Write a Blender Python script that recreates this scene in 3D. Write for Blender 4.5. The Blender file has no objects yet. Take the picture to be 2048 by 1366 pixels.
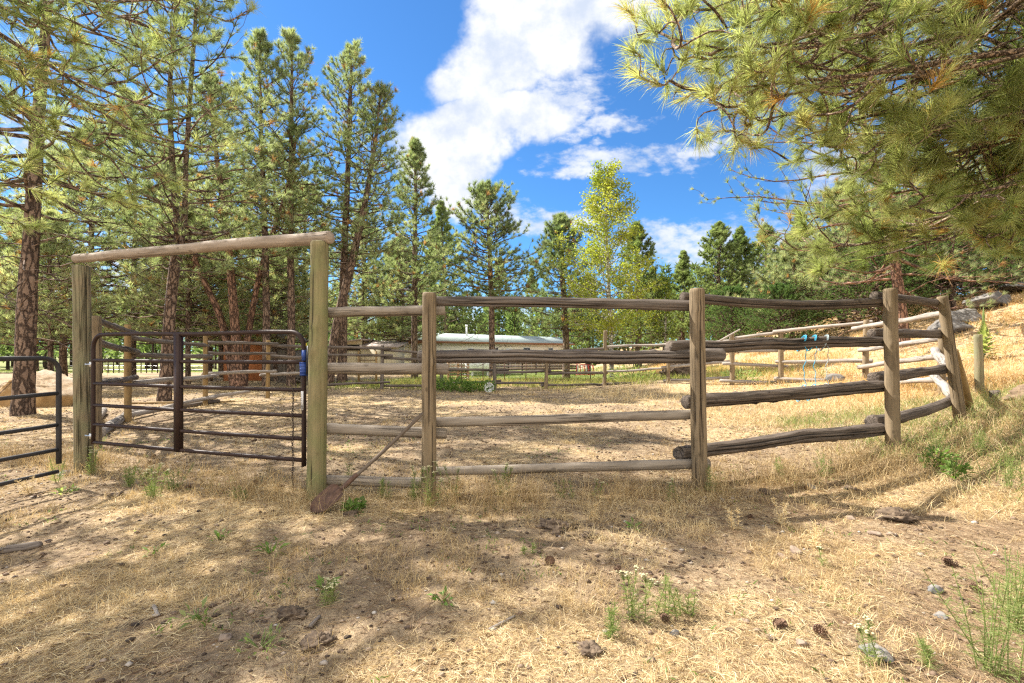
import bpy, math, random
import numpy as np
from mathutils import Vector
R_ = math.radians
D = bpy.data
C = bpy.context.scene.collection
scn = bpy.context.scene

# ------------------------------------------------------------------ camera
F, CX, HZ, EYE = 950.0, 1024.0, 700.0, 1.4
cam = D.objects.new('camera', D.cameras.new('camera'))
C.objects.link(cam)
cam.location = (0, 0, EYE)
cam.rotation_euler = (R_(90), 0, 0)
cam.data.sensor_width = 36
cam.data.lens = F / 2048 * 36
cam.data.shift_y = (HZ - 683) / 2048
cam.data.clip_start = 0.05
cam.data.clip_end = 3000
scn.camera = cam

# ------------------------------------------------------------------ light
SUN_EL, SUN_AZ = 46.0, -62.0          # azimuth from +Y, negative is to the left
sdir = Vector((math.sin(R_(SUN_AZ)) * math.cos(R_(SUN_EL)), math.cos(R_(SUN_AZ)) * math.cos(R_(SUN_EL)), math.sin(R_(SUN_EL))))
sl = D.lights.new('sun', 'SUN')
sl.energy = 4.7
sl.angle = R_(0.53)
sl.color = (1.0, 0.945, 0.86)
so = D.objects.new('sun', sl)
C.objects.link(so)
so.rotation_euler = sdir.to_track_quat('Z', 'Y').to_euler()

scn.view_settings.view_transform = 'Standard'
scn.view_settings.look = 'None'
scn.view_settings.exposure = 1.6
scn.view_settings.gamma = 1.0
scn.cycles.max_bounces = 8
scn.cycles.diffuse_bounces = 4
scn.cycles.transmission_bounces = 4
scn.cycles.transparent_max_bounces = 8
scn.cycles.use_denoising = False
scn.cycles.sample_clamp_indirect = 4.0
scn.cycles.filter_width = 1.3

class NT:
    """tiny helper for node trees"""
    def __init__(self, nt):
        self.t = nt
        nt.nodes.clear()
    def n(self, typ, ins=None, **kw):
        nd = self.t.nodes.new(typ)
        for k, v in kw.items():
            setattr(nd, k, v)
        for k, v in (ins or {}).items():
            s = nd.inputs[k]
            if isinstance(v, bpy.types.NodeSocket):
                self.t.links.new(v, s)
            else:
                s.default_value = v
        return nd
    def m(self, op, a, b=None, c=None, clamp=False):
        nd = self.t.nodes.new('ShaderNodeMath')
        nd.operation = op
        nd.use_clamp = clamp
        for i, v in enumerate((a, b, c)):
            if v is None:
                continue
            if isinstance(v, bpy.types.NodeSocket):
                self.t.links.new(v, nd.inputs[i])
            else:
                nd.inputs[i].default_value = v
        return nd.outputs[0]
    def mix(self, f, a, b, mode='MIX'):
        nd = self.t.nodes.new('ShaderNodeMix')
        nd.data_type = 'RGBA'
        nd.blend_type = mode
        for i, v in ((0, f), (6, a), (7, b)):
            if isinstance(v, bpy.types.NodeSocket):
                self.t.links.new(v, nd.inputs[i])
            else:
                nd.inputs[i].default_value = (*v, 1) if isinstance(v, tuple) and len(v) == 3 else v
        return nd.outputs[2]
    def ramp(self, f, *stops, ease='LINEAR'):
        nd = self.t.nodes.new('ShaderNodeValToRGB')
        cr = nd.color_ramp
        cr.interpolation = ease
        while len(cr.elements) < len(stops):
            cr.elements.new(0.5)
        for e, (p, c) in zip(cr.elements, stops):
            e.position = p
            e.color = (c, c, c, 1) if isinstance(c, (int, float)) else (*c, 1)
        self.t.links.new(f, nd.inputs[0])
        return nd.outputs[0]
    def sstep(self, x, a, b):
        nd = self.t.nodes.new('ShaderNodeMapRange')
        nd.interpolation_type = 'SMOOTHSTEP'
        self.t.links.new(x, nd.inputs[0])
        nd.inputs[1].default_value = a
        nd.inputs[2].default_value = b
        return nd.outputs[0]

# ------------------------------------------------------------------ sky with clouds (by world direction)
world = D.worlds.new('World')
scn.world = world
world.use_nodes = True
w = NT(world.node_tree)
geo = w.n('ShaderNodeTexCoord')
sky = w.n('ShaderNodeTexSky', sky_type='NISHITA', sun_disc=False, sun_elevation=R_(SUN_EL), sun_rotation=R_(SUN_AZ),
          altitude=700, air_density=1.0, dust_density=0.25, ozone_density=3.0)
sp = w.n('ShaderNodeSeparateXYZ', {0: geo.outputs['Generated']})
dx, dy, dz = sp.outputs
ys = w.m('MAXIMUM', dy, 0.05)
u = w.m('DIVIDE', dx, ys)
v = w.m('DIVIDE', dz, ys)
uv = w.n('ShaderNodeCombineXYZ', {0: u, 1: v, 2: 0.0}).outputs[0]
warp = w.n('ShaderNodeTexNoise', {'Vector': uv, 'Scale': 5.0, 'Detail': 5.0, 'Roughness': 0.55})
wv = w.n('ShaderNodeVectorMath', {0: warp.outputs['Color'], 1: (0.5, 0.5, 0.5)}, operation='SUBTRACT')
wv2 = w.n('ShaderNodeVectorMath', {0: wv.outputs[0], 'Scale': 0.20}, operation='SCALE')
uvw = w.n('ShaderNodeVectorMath', {0: uv, 1: wv2.outputs[0]}, operation='ADD').outputs[0]
s2 = w.n('ShaderNodeSeparateXYZ', {0: uvw})
uu, vv = s2.outputs[0], s2.outputs[1]
def cloud(px, py, rx, ry, rot):
    """soft ellipse in direction space; arguments in photo pixels for convenience"""
    cu, cv = (px - CX) / F, (HZ - py) / F
    a = R_(rot)
    x = w.m('SUBTRACT', uu, cu)
    y = w.m('SUBTRACT', vv, cv)
    xr = w.m('ADD', w.m('MULTIPLY', x, math.cos(a)), w.m('MULTIPLY', y, math.sin(a)))
    yr = w.m('SUBTRACT', w.m('MULTIPLY', y, math.cos(a)), w.m('MULTIPLY', x, math.sin(a)))
    q = w.m('ADD', w.m('POWER', w.m('DIVIDE', xr, rx / F), 2.0), w.m('POWER', w.m('DIVIDE', yr, ry / F), 2.0))
    return w.m('SUBTRACT', 1.0, q)
solid = None
for a in ((1165, -30, 225, 120, 14), (1045, 75, 190, 100, 28), (955, 140, 100, 75, 20), (975, 240, 190, 65, 12), (905, 300, 115, 95, 30), (905, 375, 70, 60, 60)):
    c_ = cloud(*a)
    solid = c_ if solid is None else w.m('MAXIMUM', solid, c_)
soft = None
for a in ((1120, 190, 110, 70, 25), (1240, 308, 180, 32, 5), (1400, 285, 90, 14, 4), (1150, 335, 90, 16, 8), (1085, 445, 120, 34, 4), (1370, 490, 190, 58, 3), (1010, 420, 60, 40, 0), (40, 250, 90, 60, 10),
          (130, 560, 400, 90, 0), (1560, 520, 150, 50, 0), (620, 640, 700, 60, 0), (1700, 330, 160, 60, 20), (1200, 245, 120, 24, 12)):
    c_ = cloud(*a)
    soft = c_ if soft is None else w.m('MAXIMUM', soft, c_)
n1 = w.n('ShaderNodeTexNoise', {'Vector': uv, 'Scale': 9.0, 'Detail': 9.0, 'Roughness': 0.62}).outputs[0]
str_ = w.n('ShaderNodeMapping', {0: uv, 'Scale': (1.0, 2.0, 1.0), 'Rotation': (0, 0, R_(-15))}).outputs[0]
n2 = w.n('ShaderNodeTexNoise', {'Vector': str_, 'Scale': 26.0, 'Detail': 6.0, 'Roughness': 0.6}).outputs[0]
m1 = w.sstep(w.m('ADD', solid, w.m('MULTIPLY', w.m('SUBTRACT', n1, 0.5), 1.15)), -0.26, 0.50)
m2 = w.sstep(w.m('ADD', w.m('MULTIPLY', soft, 0.75), w.m('ADD', w.m('MULTIPLY', w.m('SUBTRACT', n2, 0.5), 2.2), w.m('MULTIPLY', w.m('SUBTRACT', n1, 0.5), 1.4))), -0.15, 0.95)
m2 = w.m('MULTIPLY', m2, 0.85)
mask = w.m('MAXIMUM', m1, m2)
mask = w.m('MULTIPLY', mask, w.m('GREATER_THAN', dy, 0.05))
# broad bright cloud bank, unseen behind and beside the camera, added as fill light
gn = w.n('ShaderNodeTexNoise', {'Vector': geo.outputs['Generated'], 'Scale': 2.2, 'Detail': 6.0, 'Roughness': 0.6}).outputs[0]
bank = w.m('MULTIPLY', w.sstep(gn, 0.30, 0.50), w.m('SUBTRACT', 1.0, w.sstep(dy, -0.25, 0.12)))
shade = w.sstep(n1, 0.30, 0.66)
ccol = w.mix(shade, (2.35, 2.65, 3.2), (3.7, 3.7, 3.75))
tint = w.mix(1.0, sky.outputs[0], (0.27, 0.50, 0.68), 'MULTIPLY')
final = w.mix(bank, w.mix(mask, tint, ccol), (7.1, 6.8, 6.4))
bg = w.n('ShaderNodeBackground', {0: final, 1: 0.10})
w.n('ShaderNodeOutputWorld', {0: bg.outputs[0]})

# ------------------------------------------------------------------ numpy helpers
rng = np.random.default_rng(7)
def at(px, py, Y):
    """world point seen at photo pixel px,py at distance Y (used to survey the place)"""
    return np.array(((px - CX) / F * Y, Y, EYE + (HZ - py) / F * Y))

def _h(ix, iy, iz):
    n = (ix * 374761393 + iy * 668265263 + iz * 2147483647 + 1013904223) & 0xffffffff
    n = ((n ^ (n >> 13)) * 1274126177) & 0xffffffff
    n = (n ^ (n >> 16)) & 0xffffffff
    return n.astype(np.float64) / 0xffffffff * 2 - 1
def vnoise(p):
    p = np.asarray(p, float)
    i = np.floor(p).astype(np.int64)
    f = p - i
    f = f * f * (3 - 2 * f)
    out = 0
    for a in (0, 1):
        wa = f[..., 0] if a else 1 - f[..., 0]
        for b in (0, 1):
            wb = f[..., 1] if b else 1 - f[..., 1]
            for c in (0, 1):
                wc = f[..., 2] if c else 1 - f[..., 2]
                out = out + wa * wb * wc * _h(i[..., 0] + a, i[..., 1] + b, i[..., 2] + c)
    return out
def fbm(p, o=4):
    p = np.asarray(p, float)
    s, a = 0, 1.0
    for k in range(o):
        s = s + a * vnoise(p * 2 ** k + 17.3 * k)
        a *= 0.5
    return s
def n2d(x, y, s, o=3, z=0.0):
    return fbm(np.stack([x / s, y / s, np.full_like(x, z)], -1), o)
def sm(x, a, b):
    t = np.clip((x - a) / (b - a), 0, 1)
    return t * t * (3 - 2 * t)

def hmacro(x, y):
    x = np.asarray(x, float)
    y = np.asarray(y, float)
    x0 = 3.4 + 2.0 * sm(y, 6, 12)
    t = np.clip(x - x0, 0, 17)
    hill = 0.10 * t + 0.0085 * t * t
    hill = hill * (1 - 0.55 * sm(y, 27, 60))
    z = hill - 0.022 * np.clip(y - 18, 0, 40) * (1 - sm(x, 6, 14))
    z = z + 0.30 * np.exp(-(((x - 5.3) / 1.6) ** 2 + ((y - 17) / 2.0) ** 2))
    z = z + 0.10 * np.exp(-(((x - 7.6) / 1.2) ** 2 + ((y - 6.4) / 1.0) ** 2))
    return z
def hgt(x, y):
    x = np.asarray(x, float)
    y = np.asarray(y, float)
    d = np.hypot(x, y)
    near = 1 - sm(d, 8, 25)
    z = hmacro(x, y) + 0.030 * n2d(x, y, 1.3, 2, 3.1) + 0.05 * n2d(x, y, 7.0, 2, 9.0) * sm(d, 4, 9)
    rough = 0.6 + 0.6 * sm(n2d(x, y, 0.9, 2, 5.5), -0.2, 0.6)
    z = z + near * rough * (0.012 * n2d(x, y, 0.22, 2, 1.0) + 0.010 * np.abs(n2d(x, y, 0.085, 2, 2.0)))
    return z

def wloc(o):
    p = np.zeros(3)
    while o is not None:
        p = p + np.array(o.location)
        o = o.parent
    return p
def mesh(name, V, faces, mat, parent=None, lc=None, var=None, smooth=False, loc=None):
    """V (N,3); faces: list of (M,3)/(M,4) int arrays"""
    V = np.asarray(V, np.float32)
    if parent is not None:
        V = V - np.asarray(wloc(parent), np.float32)
    elif loc is not None:
        V = V - np.asarray(loc, np.float32)
    me = D.meshes.new(name)
    me.vertices.add(len(V))
    me.vertices.foreach_set('co', V.ravel())
    fl = [np.asarray(f, np.int32) for f in faces if len(f)]
    tot = np.concatenate([np.full(len(f), f.shape[1], np.int32) for f in fl])
    idx = np.concatenate([f.ravel() for f in fl])
    me.loops.add(len(idx))
    me.loops.foreach_set('vertex_index', idx)
    me.polygons.add(len(tot))
    st = np.zeros(len(tot), np.int32)
    st[1:] = np.cumsum(tot)[:-1]
    me.polygons.foreach_set('loop_start', st)
    if smooth:
        me.polygons.foreach_set('use_smooth', np.ones(len(tot), bool))
    if lc is not None:
        a = me.attributes.new('lc', 'FLOAT_VECTOR', 'POINT')
        a.data.foreach_set('vector', np.asarray(lc, np.float32).ravel())
    if var is not None:
        a = me.attributes.new('var', 'FLOAT', 'POINT')
        a.data.foreach_set('value', np.asarray(var, np.float32).ravel())
    me.update()
    me.validate()
    o = D.objects.new(name, me)
    C.objects.link(o)
    if mat is not None:
        me.materials.append(mat)
    if loc is not None and parent is None:
        o.location = loc
    if parent is not None:
        o.parent = parent
    return o

def tag(o, label=None, cat=None, group=None, kind=None):
    if label: o['label'] = label
    if cat: o['category'] = cat
    if group: o['group'] = group
    if kind: o['kind'] = kind
    return o
def thing(name, loc, label, cat, group=None):
    o = D.objects.new(name, None)
    o.empty_display_size = 0.2
    C.objects.link(o)
    o.location = tuple(float(c) for c in loc)
    return tag(o, label, cat, group)

class MB:
    """collects geometry for ONE mesh object"""
    def __init__(s):
        s.V, s.F3, s.F4, s.lc, s.var, s.n = [], [], [], [], [], 0
    def add(s, V, F3=None, F4=None, lc=None, var=None):
        V = np.asarray(V, float).reshape(-1, 3)
        s.V.append(V)
        s.lc.append(V if lc is None else np.asarray(lc).reshape(-1, 3))
        s.var.append(np.full(len(V), 0.5) if var is None else np.broadcast_to(np.asarray(var, float), (len(V),)))
        if F3 is not None and len(F3): s.F3.append(np.asarray(F3) + s.n)
        if F4 is not None and len(F4): s.F4.append(np.asarray(F4) + s.n)
        s.n += len(V)
        return s
    def build(s, name, mat, parent=None, smooth=False, loc=None):
        fs = []
        if s.F3: fs.append(np.concatenate(s.F3))
        if s.F4: fs.append(np.concatenate(s.F4))
        return mesh(name, np.concatenate(s.V), fs, mat, parent, np.concatenate(s.lc), np.concatenate(s.var), smooth, loc)
    def box(s, x0, x1, y0, y1, z0, z1, T=None, var=0.5):
        P = np.array([(x, y, z) for z in (z0, z1) for y in (y0, y1) for x in (x0, x1)], float)
        F = [(0, 2, 3, 1), (4, 5, 7, 6), (0, 1, 5, 4), (2, 6, 7, 3), (0, 4, 6, 2), (1, 3, 7, 5)]
        Q = P if T is None else T(P)
        return s.add(Q, None, F, lc=P, var=var)
    def tube(s, pts, r, n=8, var=0.5, cap=True):
        V, F, lc = tubes(np.asarray([pts], float), np.broadcast_to(np.asarray(r, float), (1, len(pts))), n)
        s.add(V, None, F, lc, var)
        if cap:
            P = len(pts)
            a = np.arange(n)
            f0 = a[::-1] + s.n - P * n
            f1 = a + (s.n - n)
            c0, c1 = s.n, s.n + 1
            s.V.append(np.asarray([pts[0], pts[-1]], float))
            s.lc.append(np.asarray([lc[0] * 0, lc[-1] * 0]))
            s.var.append(np.full(2, var if np.isscalar(var) else 0.5))
            s.n += 2
            b0 = s.n - 2 - P * n
            b1 = s.n - 2 - n
            s.F3.append(np.stack([np.full(n, c0), b0 + (a + 1) % n, b0 + a], -1))
            s.F3.append(np.stack([np.full(n, c1), b1 + a, b1 + (a + 1) % n], -1))
        return s

def norm(a):
    return a / np.maximum(np.linalg.norm(a, axis=-1, keepdims=True), 1e-9)

def tubes(Cn, Rd, n, seed=0):
    """Cn (B,P,3) centre lines, Rd (B,P) radii -> verts, quads, local coords (cos, sin, length)"""
    Cn = np.asarray(Cn, float)
    B, P, _ = Cn.shape
    T = norm(np.gradient(Cn, axis=1))
    ax = norm(Cn[:, -1] - Cn[:, 0])
    ref = np.where(np.abs(ax[:, 2:3]) > 0.75, np.array([[1.0, 0, 0]]), np.array([[0, 0, 1.0]]))[:, None, :]
    U = norm(np.cross(T, ref))
    if B == 1:
        u_ = U[0, 0]
        if np.linalg.norm(np.cross(T[0, 0], ref[0, 0])) < .2:
            u_ = norm(np.cross(T[0, 0], np.array((.3, 1.0, .1))))
        for k_ in range(P):
            u_ = norm(u_ - T[0, k_] * np.dot(u_, T[0, k_]))
            U[0, k_] = u_
    W = np.cross(T, U)
    a = np.arange(n) / n * 2 * math.pi
    ca, sa = np.cos(a)[None, None, :, None], np.sin(a)[None, None, :, None]
    V = Cn[:, :, None, :] + Rd[:, :, None, None] * (ca * U[:, :, None, :] + sa * W[:, :, None, :])
    seg = np.concatenate([np.zeros((B, 1)), np.cumsum(np.linalg.norm(np.diff(Cn, axis=1), axis=-1), 1)], 1)
    off = (np.arange(B) * 3.71 + seed * 1.37)[:, None]
    lc = np.stack([np.broadcast_to(np.cos(a), (B, P, n)) * Rd[:, :, None] + off[:, :, None] * 0.3,
                   np.broadcast_to(np.sin(a), (B, P, n)) * Rd[:, :, None],
                   np.broadcast_to((seg + off)[:, :, None], (B, P, n))], -1)
    b = (np.arange(B) * P * n)[:, None, None]
    p = (np.arange(P - 1) * n)[None, :, None]
    k = np.arange(n)[None, None, :]
    k2 = (np.arange(n) + 1)[None, None, :] % n
    Fq = np.stack([b + p + k, b + p + k2, b + p + n + k2, b + p + n + k], -1).reshape(-1, 4)
    return V.reshape(-1, 3), Fq, lc.reshape(-1, 3)

def ribbons(P0, Dr, L, Wd, rg, bend=0.3, seg=1, var=None, down=True):
    """blades/needles: P0 (N,3) roots, Dr (N,3) unit dirs, L (N,), Wd (N,). returns V,F3,var"""
    N = len(P0)
    side = norm(np.cross(Dr, rg.normal(size=(N, 3))))
    if seg == 1:
        V = np.stack([P0 - side * Wd[:, None] / 2, P0 + side * Wd[:, None] / 2, P0 + Dr * L[:, None]], 1)
        F_ = np.arange(N * 3).reshape(N, 3)
        vv_ = None if var is None else np.repeat(var, 3)
        return V.reshape(-1, 3), F_, vv_
    bd = rg.normal(size=(N, 3)) * 0.25
    bd[:, 2] -= (0.5 if down else 0)
    mid = P0 + Dr * L[:, None] * 0.5
    tip = P0 + Dr * L[:, None] + bd * (L * bend)[:, None]
    V = np.stack([P0 - side * Wd[:, None] / 2, P0 + side * Wd[:, None] / 2,
                  mid - side * Wd[:, None] * 0.4, mid + side * Wd[:, None] * 0.4, tip], 1)
    b = np.arange(N)[:, None] * 5
    F_ = np.concatenate([b + np.array([[0, 1, 3]]), b + np.array([[0, 3, 2]]), b + np.array([[2, 3, 4]])])
    return V.reshape(-1, 3), F_, (None if var is None else np.repeat(var, 5))

# ------------------------------------------------------------------ materials
def newmat(name):
    m = D.materials.new(name)
    m.use_nodes = True
    return m, NT(m.node_tree)
def attr(t, name):
    return t.n('ShaderNodeAttribute', attribute_name=name)

def mat_plain(name, col, rough=0.7, metal=0.0, spec=0.4, noise=0.12, scale=12.0, bump=0.0):
    m, t = newmat(name)
    tc = t.n('ShaderNodeTexCoord').outputs['Object']
    nz = t.n('ShaderNodeTexNoise', {'Vector': tc, 'Scale': scale, 'Detail': 5.0}).outputs[0]
    a = tuple(max(0, c * (1 - noise * 2)) for c in col)
    b = tuple(min(1, c * (1 + noise * 2)) for c in col)
    c_ = t.mix(nz, a, b)
    ins = {'Base Color': c_, 'Roughness': rough, 'Metallic': metal, 'Specular IOR Level': spec}
    if bump:
        ins['Normal'] = t.n('ShaderNodeBump', {'Height': nz, 'Strength': bump, 'Distance': 0.01}).outputs[0]
    p = t.n('ShaderNodeBsdfPrincipled', ins)
    t.n('ShaderNodeOutputMaterial', {0: p.outputs[0]})
    return m

def mat_wood(name, light, dark, crack, crack_amt=0.5, rough=0.85, green=None, fibre=1.0):
    m, t = newmat(name)
    lc = attr(t, 'lc').outputs['Vector']
    mp = t.n('ShaderNodeMapping', {0: lc, 'Scale': (1, 1, 0.045)}).outputs[0]
    g = t.n('ShaderNodeTexNoise', {'Vector': mp, 'Scale': 52.0 * fibre, 'Detail': 6.0, 'Roughness': 0.7}).outputs[0]
    mp2 = t.n('ShaderNodeMapping', {0: lc, 'Scale': (1, 1, 0.10)}).outputs[0]
    b = t.n('ShaderNodeTexNoise', {'Vector': mp2, 'Scale': 14.0, 'Detail': 3.0, 'Distortion': 0.6}).outputs[0]
    c1 = t.mix(t.ramp(g, (0.25, 0.0), (0.72, 1.0)), dark, light)
    c2 = t.mix(t.ramp(b, (0.35, 0.0), (0.7, 1.0)), c1, t.mix(0.5, c1, tuple(c * 0.72 for c in light)))
    # checks: long thin dark splits
    mp3 = t.n('ShaderNodeMapping', {0: lc, 'Scale': (1, 1, 0.030)}).outputs[0]
    wp = t.n('ShaderNodeTexNoise', {'Vector': mp3, 'Scale': 24.0, 'Detail': 3.0, 'Roughness': 0.5, 'Distortion': 0.4}).outputs[0]
    cr = t.m('ABSOLUTE', t.m('SUBTRACT', wp, 0.5))
    crm = t.ramp(cr, (0.0, 1.0), (0.026 + 0.03 * crack_amt, 0.0))
    big = t.n('ShaderNodeTexNoise', {'Vector': mp2, 'Scale': 7.0, 'Detail': 2.0}).outputs[0]
    crm = t.m('MULTIPLY', crm, t.ramp(big, (0.55 - 0.3 * crack_amt, 0.0), (0.65, 1.0)))
    c3 = t.mix(t.m('MULTIPLY', crm, 0.9), c2, crack)
    # knots
    vo = t.n('ShaderNodeTexVoronoi', {'Vector': t.n('ShaderNodeMapping', {0: lc, 'Scale': (1, 1, 0.55)}).outputs[0], 'Scale': 7.5})
    kn = t.ramp(vo.outputs['Distance'], (0.05, 1.0), (0.13, 0.0))
    c4 = t.mix(t.m('MULTIPLY', kn, 0.65), c3, tuple(c * 0.45 for c in dark))
    if green:
        gm = t.n('ShaderNodeTexNoise', {'Vector': lc, 'Scale': 5.0, 'Detail': 4.0}).outputs[0]
        c4 = t.mix(t.ramp(gm, (0.38, 0.0), (0.65, 0.75)), c4, t.mix(g, tuple(c * 0.7 for c in green), green))
    vr = attr(t, 'var').outputs['Fac']
    c4 = t.mix(t.ramp(vr, (0.62, 0.0), (0.85, 0.92)), c4, crack)  # log grooves painted dark, shade inside the crack put into the colour
    c4 = t.mix(t.ramp(vr, (0.1, 0.75), (0.45, 0.0)), c4, t.mix(g, tuple(c * .8 for c in dark), tuple(c * 1.1 for c in light)))
    st_ = t.n('ShaderNodeTexNoise', {'Vector': t.n('ShaderNodeMapping', {0: lc, 'Scale': (1, 1, 0.35)}).outputs[0], 'Scale': 6.0, 'Detail': 6.0, 'Roughness': 0.7}).outputs[0]
    c4 = t.mix(t.ramp(st_, (0.50, 0.0), (0.66, 0.55)), c4, tuple(c * .55 for c in dark))
    h = t.m('SUBTRACT', t.m('ADD', t.m('MULTIPLY', g, 0.45), t.m('MULTIPLY', b, 0.6)), t.m('MULTIPLY', crm, 1.2))
    bp = t.n('ShaderNodeBump', {'Height': h, 'Strength': 0.75, 'Distance': 0.012}).outputs[0]
    p = t.n('ShaderNodeBsdfPrincipled', {'Base Color': c4, 'Roughness': rough, 'Specular IOR Level': 0.25, 'Normal': bp})
    t.n('ShaderNodeOutputMaterial', {0: p.outputs[0]})
    return m

def mat_bark(name, a, b, c, scale=10.0, stretch=0.30):
    m, t = newmat(name)
    lc = attr(t, 'lc').outputs['Vector']
    nz = t.n('ShaderNodeTexNoise', {'Vector': lc, 'Scale': 9.0, 'Detail': 6.0, 'Roughness': 0.7})
    wv_ = t.n('ShaderNodeVectorMath', {0: nz.outputs['Color'], 'Scale': 0.16}, operation='SCALE').outputs[0]
    q = t.n('ShaderNodeVectorMath', {0: lc, 1: wv_}, operation='ADD').outputs[0]
    mp = t.n('ShaderNodeMapping', {0: q, 'Scale': (1, 1, stretch)}).outputs[0]
    vo = t.n('ShaderNodeTexVoronoi', {'Vector': mp, 'Scale': scale}, feature='DISTANCE_TO_EDGE').outputs[0]
    vc = t.n('ShaderNodeTexVoronoi', {'Vector': mp, 'Scale': scale}).outputs['Color']
    n2_ = t.n('ShaderNodeTexNoise', {'Vector': lc, 'Scale': 60.0, 'Detail': 5.0}).outputs[0]
    n3_ = t.n('ShaderNodeTexNoise', {'Vector': t.n('ShaderNodeMapping', {0: lc, 'Scale': (1, 1, .25)}).outputs[0], 'Scale': 30.0, 'Detail': 5.0, 'Roughness': 0.7}).outputs[0]
    e = t.ramp(t.m('ADD', vo, t.m('MULTIPLY', t.m('SUBTRACT', n3_, 0.5), 0.55)), (0.0, 0.0), (0.15, 1.0))
    col = t.mix(t.n('ShaderNodeSeparateColor', {0: vc}).outputs[0], a, b)
    col = t.mix(t.m('MULTIPLY', n2_, 0.6), col, tuple(x * 0.6 for x in a))
    n4_ = t.n('ShaderNodeTexNoise', {'Vector': lc, 'Scale': 2.5, 'Detail': 4.0}).outputs[0]
    col = t.mix(t.ramp(n4_, (.35, .0), (.7, .7)), col, tuple(min(1, x * 1.35) for x in a))
    col = t.mix(e, c, col)
    h = t.m('ADD', e, t.m('MULTIPLY', n2_, 0.5))
    bp = t.n('ShaderNodeBump', {'Height': h, 'Strength': 1.0, 'Distance': 0.025}).outputs[0]
    p = t.n('ShaderNodeBsdfPrincipled', {'Base Color': col, 'Roughness': 0.9, 'Specular IOR Level': 0.2, 'Normal': bp})
    t.n('ShaderNodeOutputMaterial', {0: p.outputs[0]})
    return m

def mat_leaf(name, stops, trans=0.45, rough=0.55, spec=0.18, tgain=(1.5, 1.65, 0.95)):
    """thin leaves: colour by the per-clump value, diffuse + translucent + sheen of the cuticle"""
    m, t = newmat(name)
    vr = attr(t, 'var').outputs['Fac']
    col = t.ramp(vr, *stops)
    tcol = t.mix(1.0, col, tgain, 'MULTIPLY')
    p = t.n('ShaderNodeBsdfPrincipled', {'Base Color': col, 'Roughness': rough, 'Specular IOR Level': spec})
    tr = t.n('ShaderNodeBsdfTranslucent', {'Color': tcol})
    mx = t.n('ShaderNodeMixShader', {0: trans, 1: p.outputs[0], 2: tr.outputs[0]})
    t.n('ShaderNodeOutputMaterial', {0: mx.outputs[0]})
    return m

M = {}
M['post_tan'] = mat_wood('post_tan', (0.281, 0.211, 0.129), (0.14, 0.102, 0.06), (0.03, 0.02, 0.012), 0.35)
M['post_green'] = mat_wood('post_green', (0.281, 0.23, 0.119), (0.145, 0.122, 0.057), (0.035, 0.03, 0.015), 0.25, green=(0.20, 0.21, 0.085))
M['post_split'] = mat_wood('post_split', (0.285, 0.232, 0.143), (0.149, 0.118, 0.068), (0.035, 0.03, 0.015), 0.45, green=(0.22, 0.22, 0.12))
M['peeled'] = mat_wood('peeled', (0.34, 0.289, 0.229), (0.18, 0.143, 0.107), (0.03, 0.022, 0.015), 0.35)
M['beam'] = mat_wood('beam', (0.406, 0.335, 0.265), (0.239, 0.183, 0.133), (0.06, 0.04, 0.025), 0.2)
M['weathered'] = mat_wood('weathered', (0.223, 0.187, 0.155), (0.078, 0.058, 0.045), (0.014, 0.010, 0.008), 0.9)
M['rough_dark'] = mat_wood('rough_dark', (0.18, 0.143, 0.112), (0.051, 0.037, 0.028), (0.010, 0.008, 0.006), 1.0)
M['silver'] = mat_wood('silver', (0.409, 0.363, 0.31), (0.214, 0.178, 0.149), (0.07, 0.05, 0.04), 0.4)
M['post_gold'] = mat_wood('post_gold', (0.336, 0.224, 0.096), (0.194, 0.122, 0.05), (0.04, 0.025, 0.012), 0.3)
M['bark'] = mat_bark('pine_bark', (0.235, 0.165, 0.12), (0.15, 0.10, 0.075), (0.055, 0.036, 0.028))
M['bark_red'] = mat_bark('pine_bark_red', (0.29, 0.165, 0.11), (0.19, 0.115, 0.08), (0.06, 0.035, 0.025))
M['bark_dark'] = mat_bark('pine_bark_dark', (0.10, 0.066, 0.048), (0.06, 0.042, 0.034), (0.014, 0.010, 0.008), 22)
M['bark_limb'] = mat_bark('limb_bark', (0.40, 0.29, 0.21), (0.27, 0.185, 0.13), (0.09, 0.06, 0.045), 40)
M['bark_aspen'] = mat_bark('aspen_bark', (0.55, 0.52, 0.44), (0.42, 0.40, 0.33), (0.10, 0.09, 0.07), 5, 1.5)
M['twig'] = mat_plain('twig', (0.13, 0.088, 0.062), 0.9, noise=0.3, scale=8)
M['needle_near'] = mat_leaf('needle_near', ((0.0, (0.08, 0.115, 0.045)), (0.35, (0.18, 0.21, 0.08)), (0.75, (0.34, 0.345, 0.165)), (0.93, (0.45, 0.40, 0.20)), (1.0, (0.42, 0.24, 0.09))), 0.58)
M['needle_mid'] = mat_leaf('needle_mid', ((0.0, (0.06, 0.095, 0.045)), (0.5, (0.19, 0.225, 0.115)), (0.94, (0.38, 0.39, 0.24)), (1.0, (0.36, 0.19, 0.09))), 0.5)
M['needle_far'] = mat_leaf('needle_far', ((0.0, (0.06, 0.095, 0.035)), (0.5, (0.165, 0.205, 0.08)), (1.0, (0.30, 0.33, 0.16))), 0.5)
M['fir'] = mat_leaf('fir_needle', ((0.0, (0.05, 0.09, 0.03)), (0.5, (0.10, 0.165, 0.055)), (1.0, (0.18, 0.25, 0.09))), 0.4)
M['aspen_leaf'] = mat_leaf('aspen_leaf', ((0.0, (0.12, 0.17, 0.025)), (0.5, (0.21, 0.25, 0.035)), (1.0, (0.33, 0.32, 0.06))), 0.5, 0.4)
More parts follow.
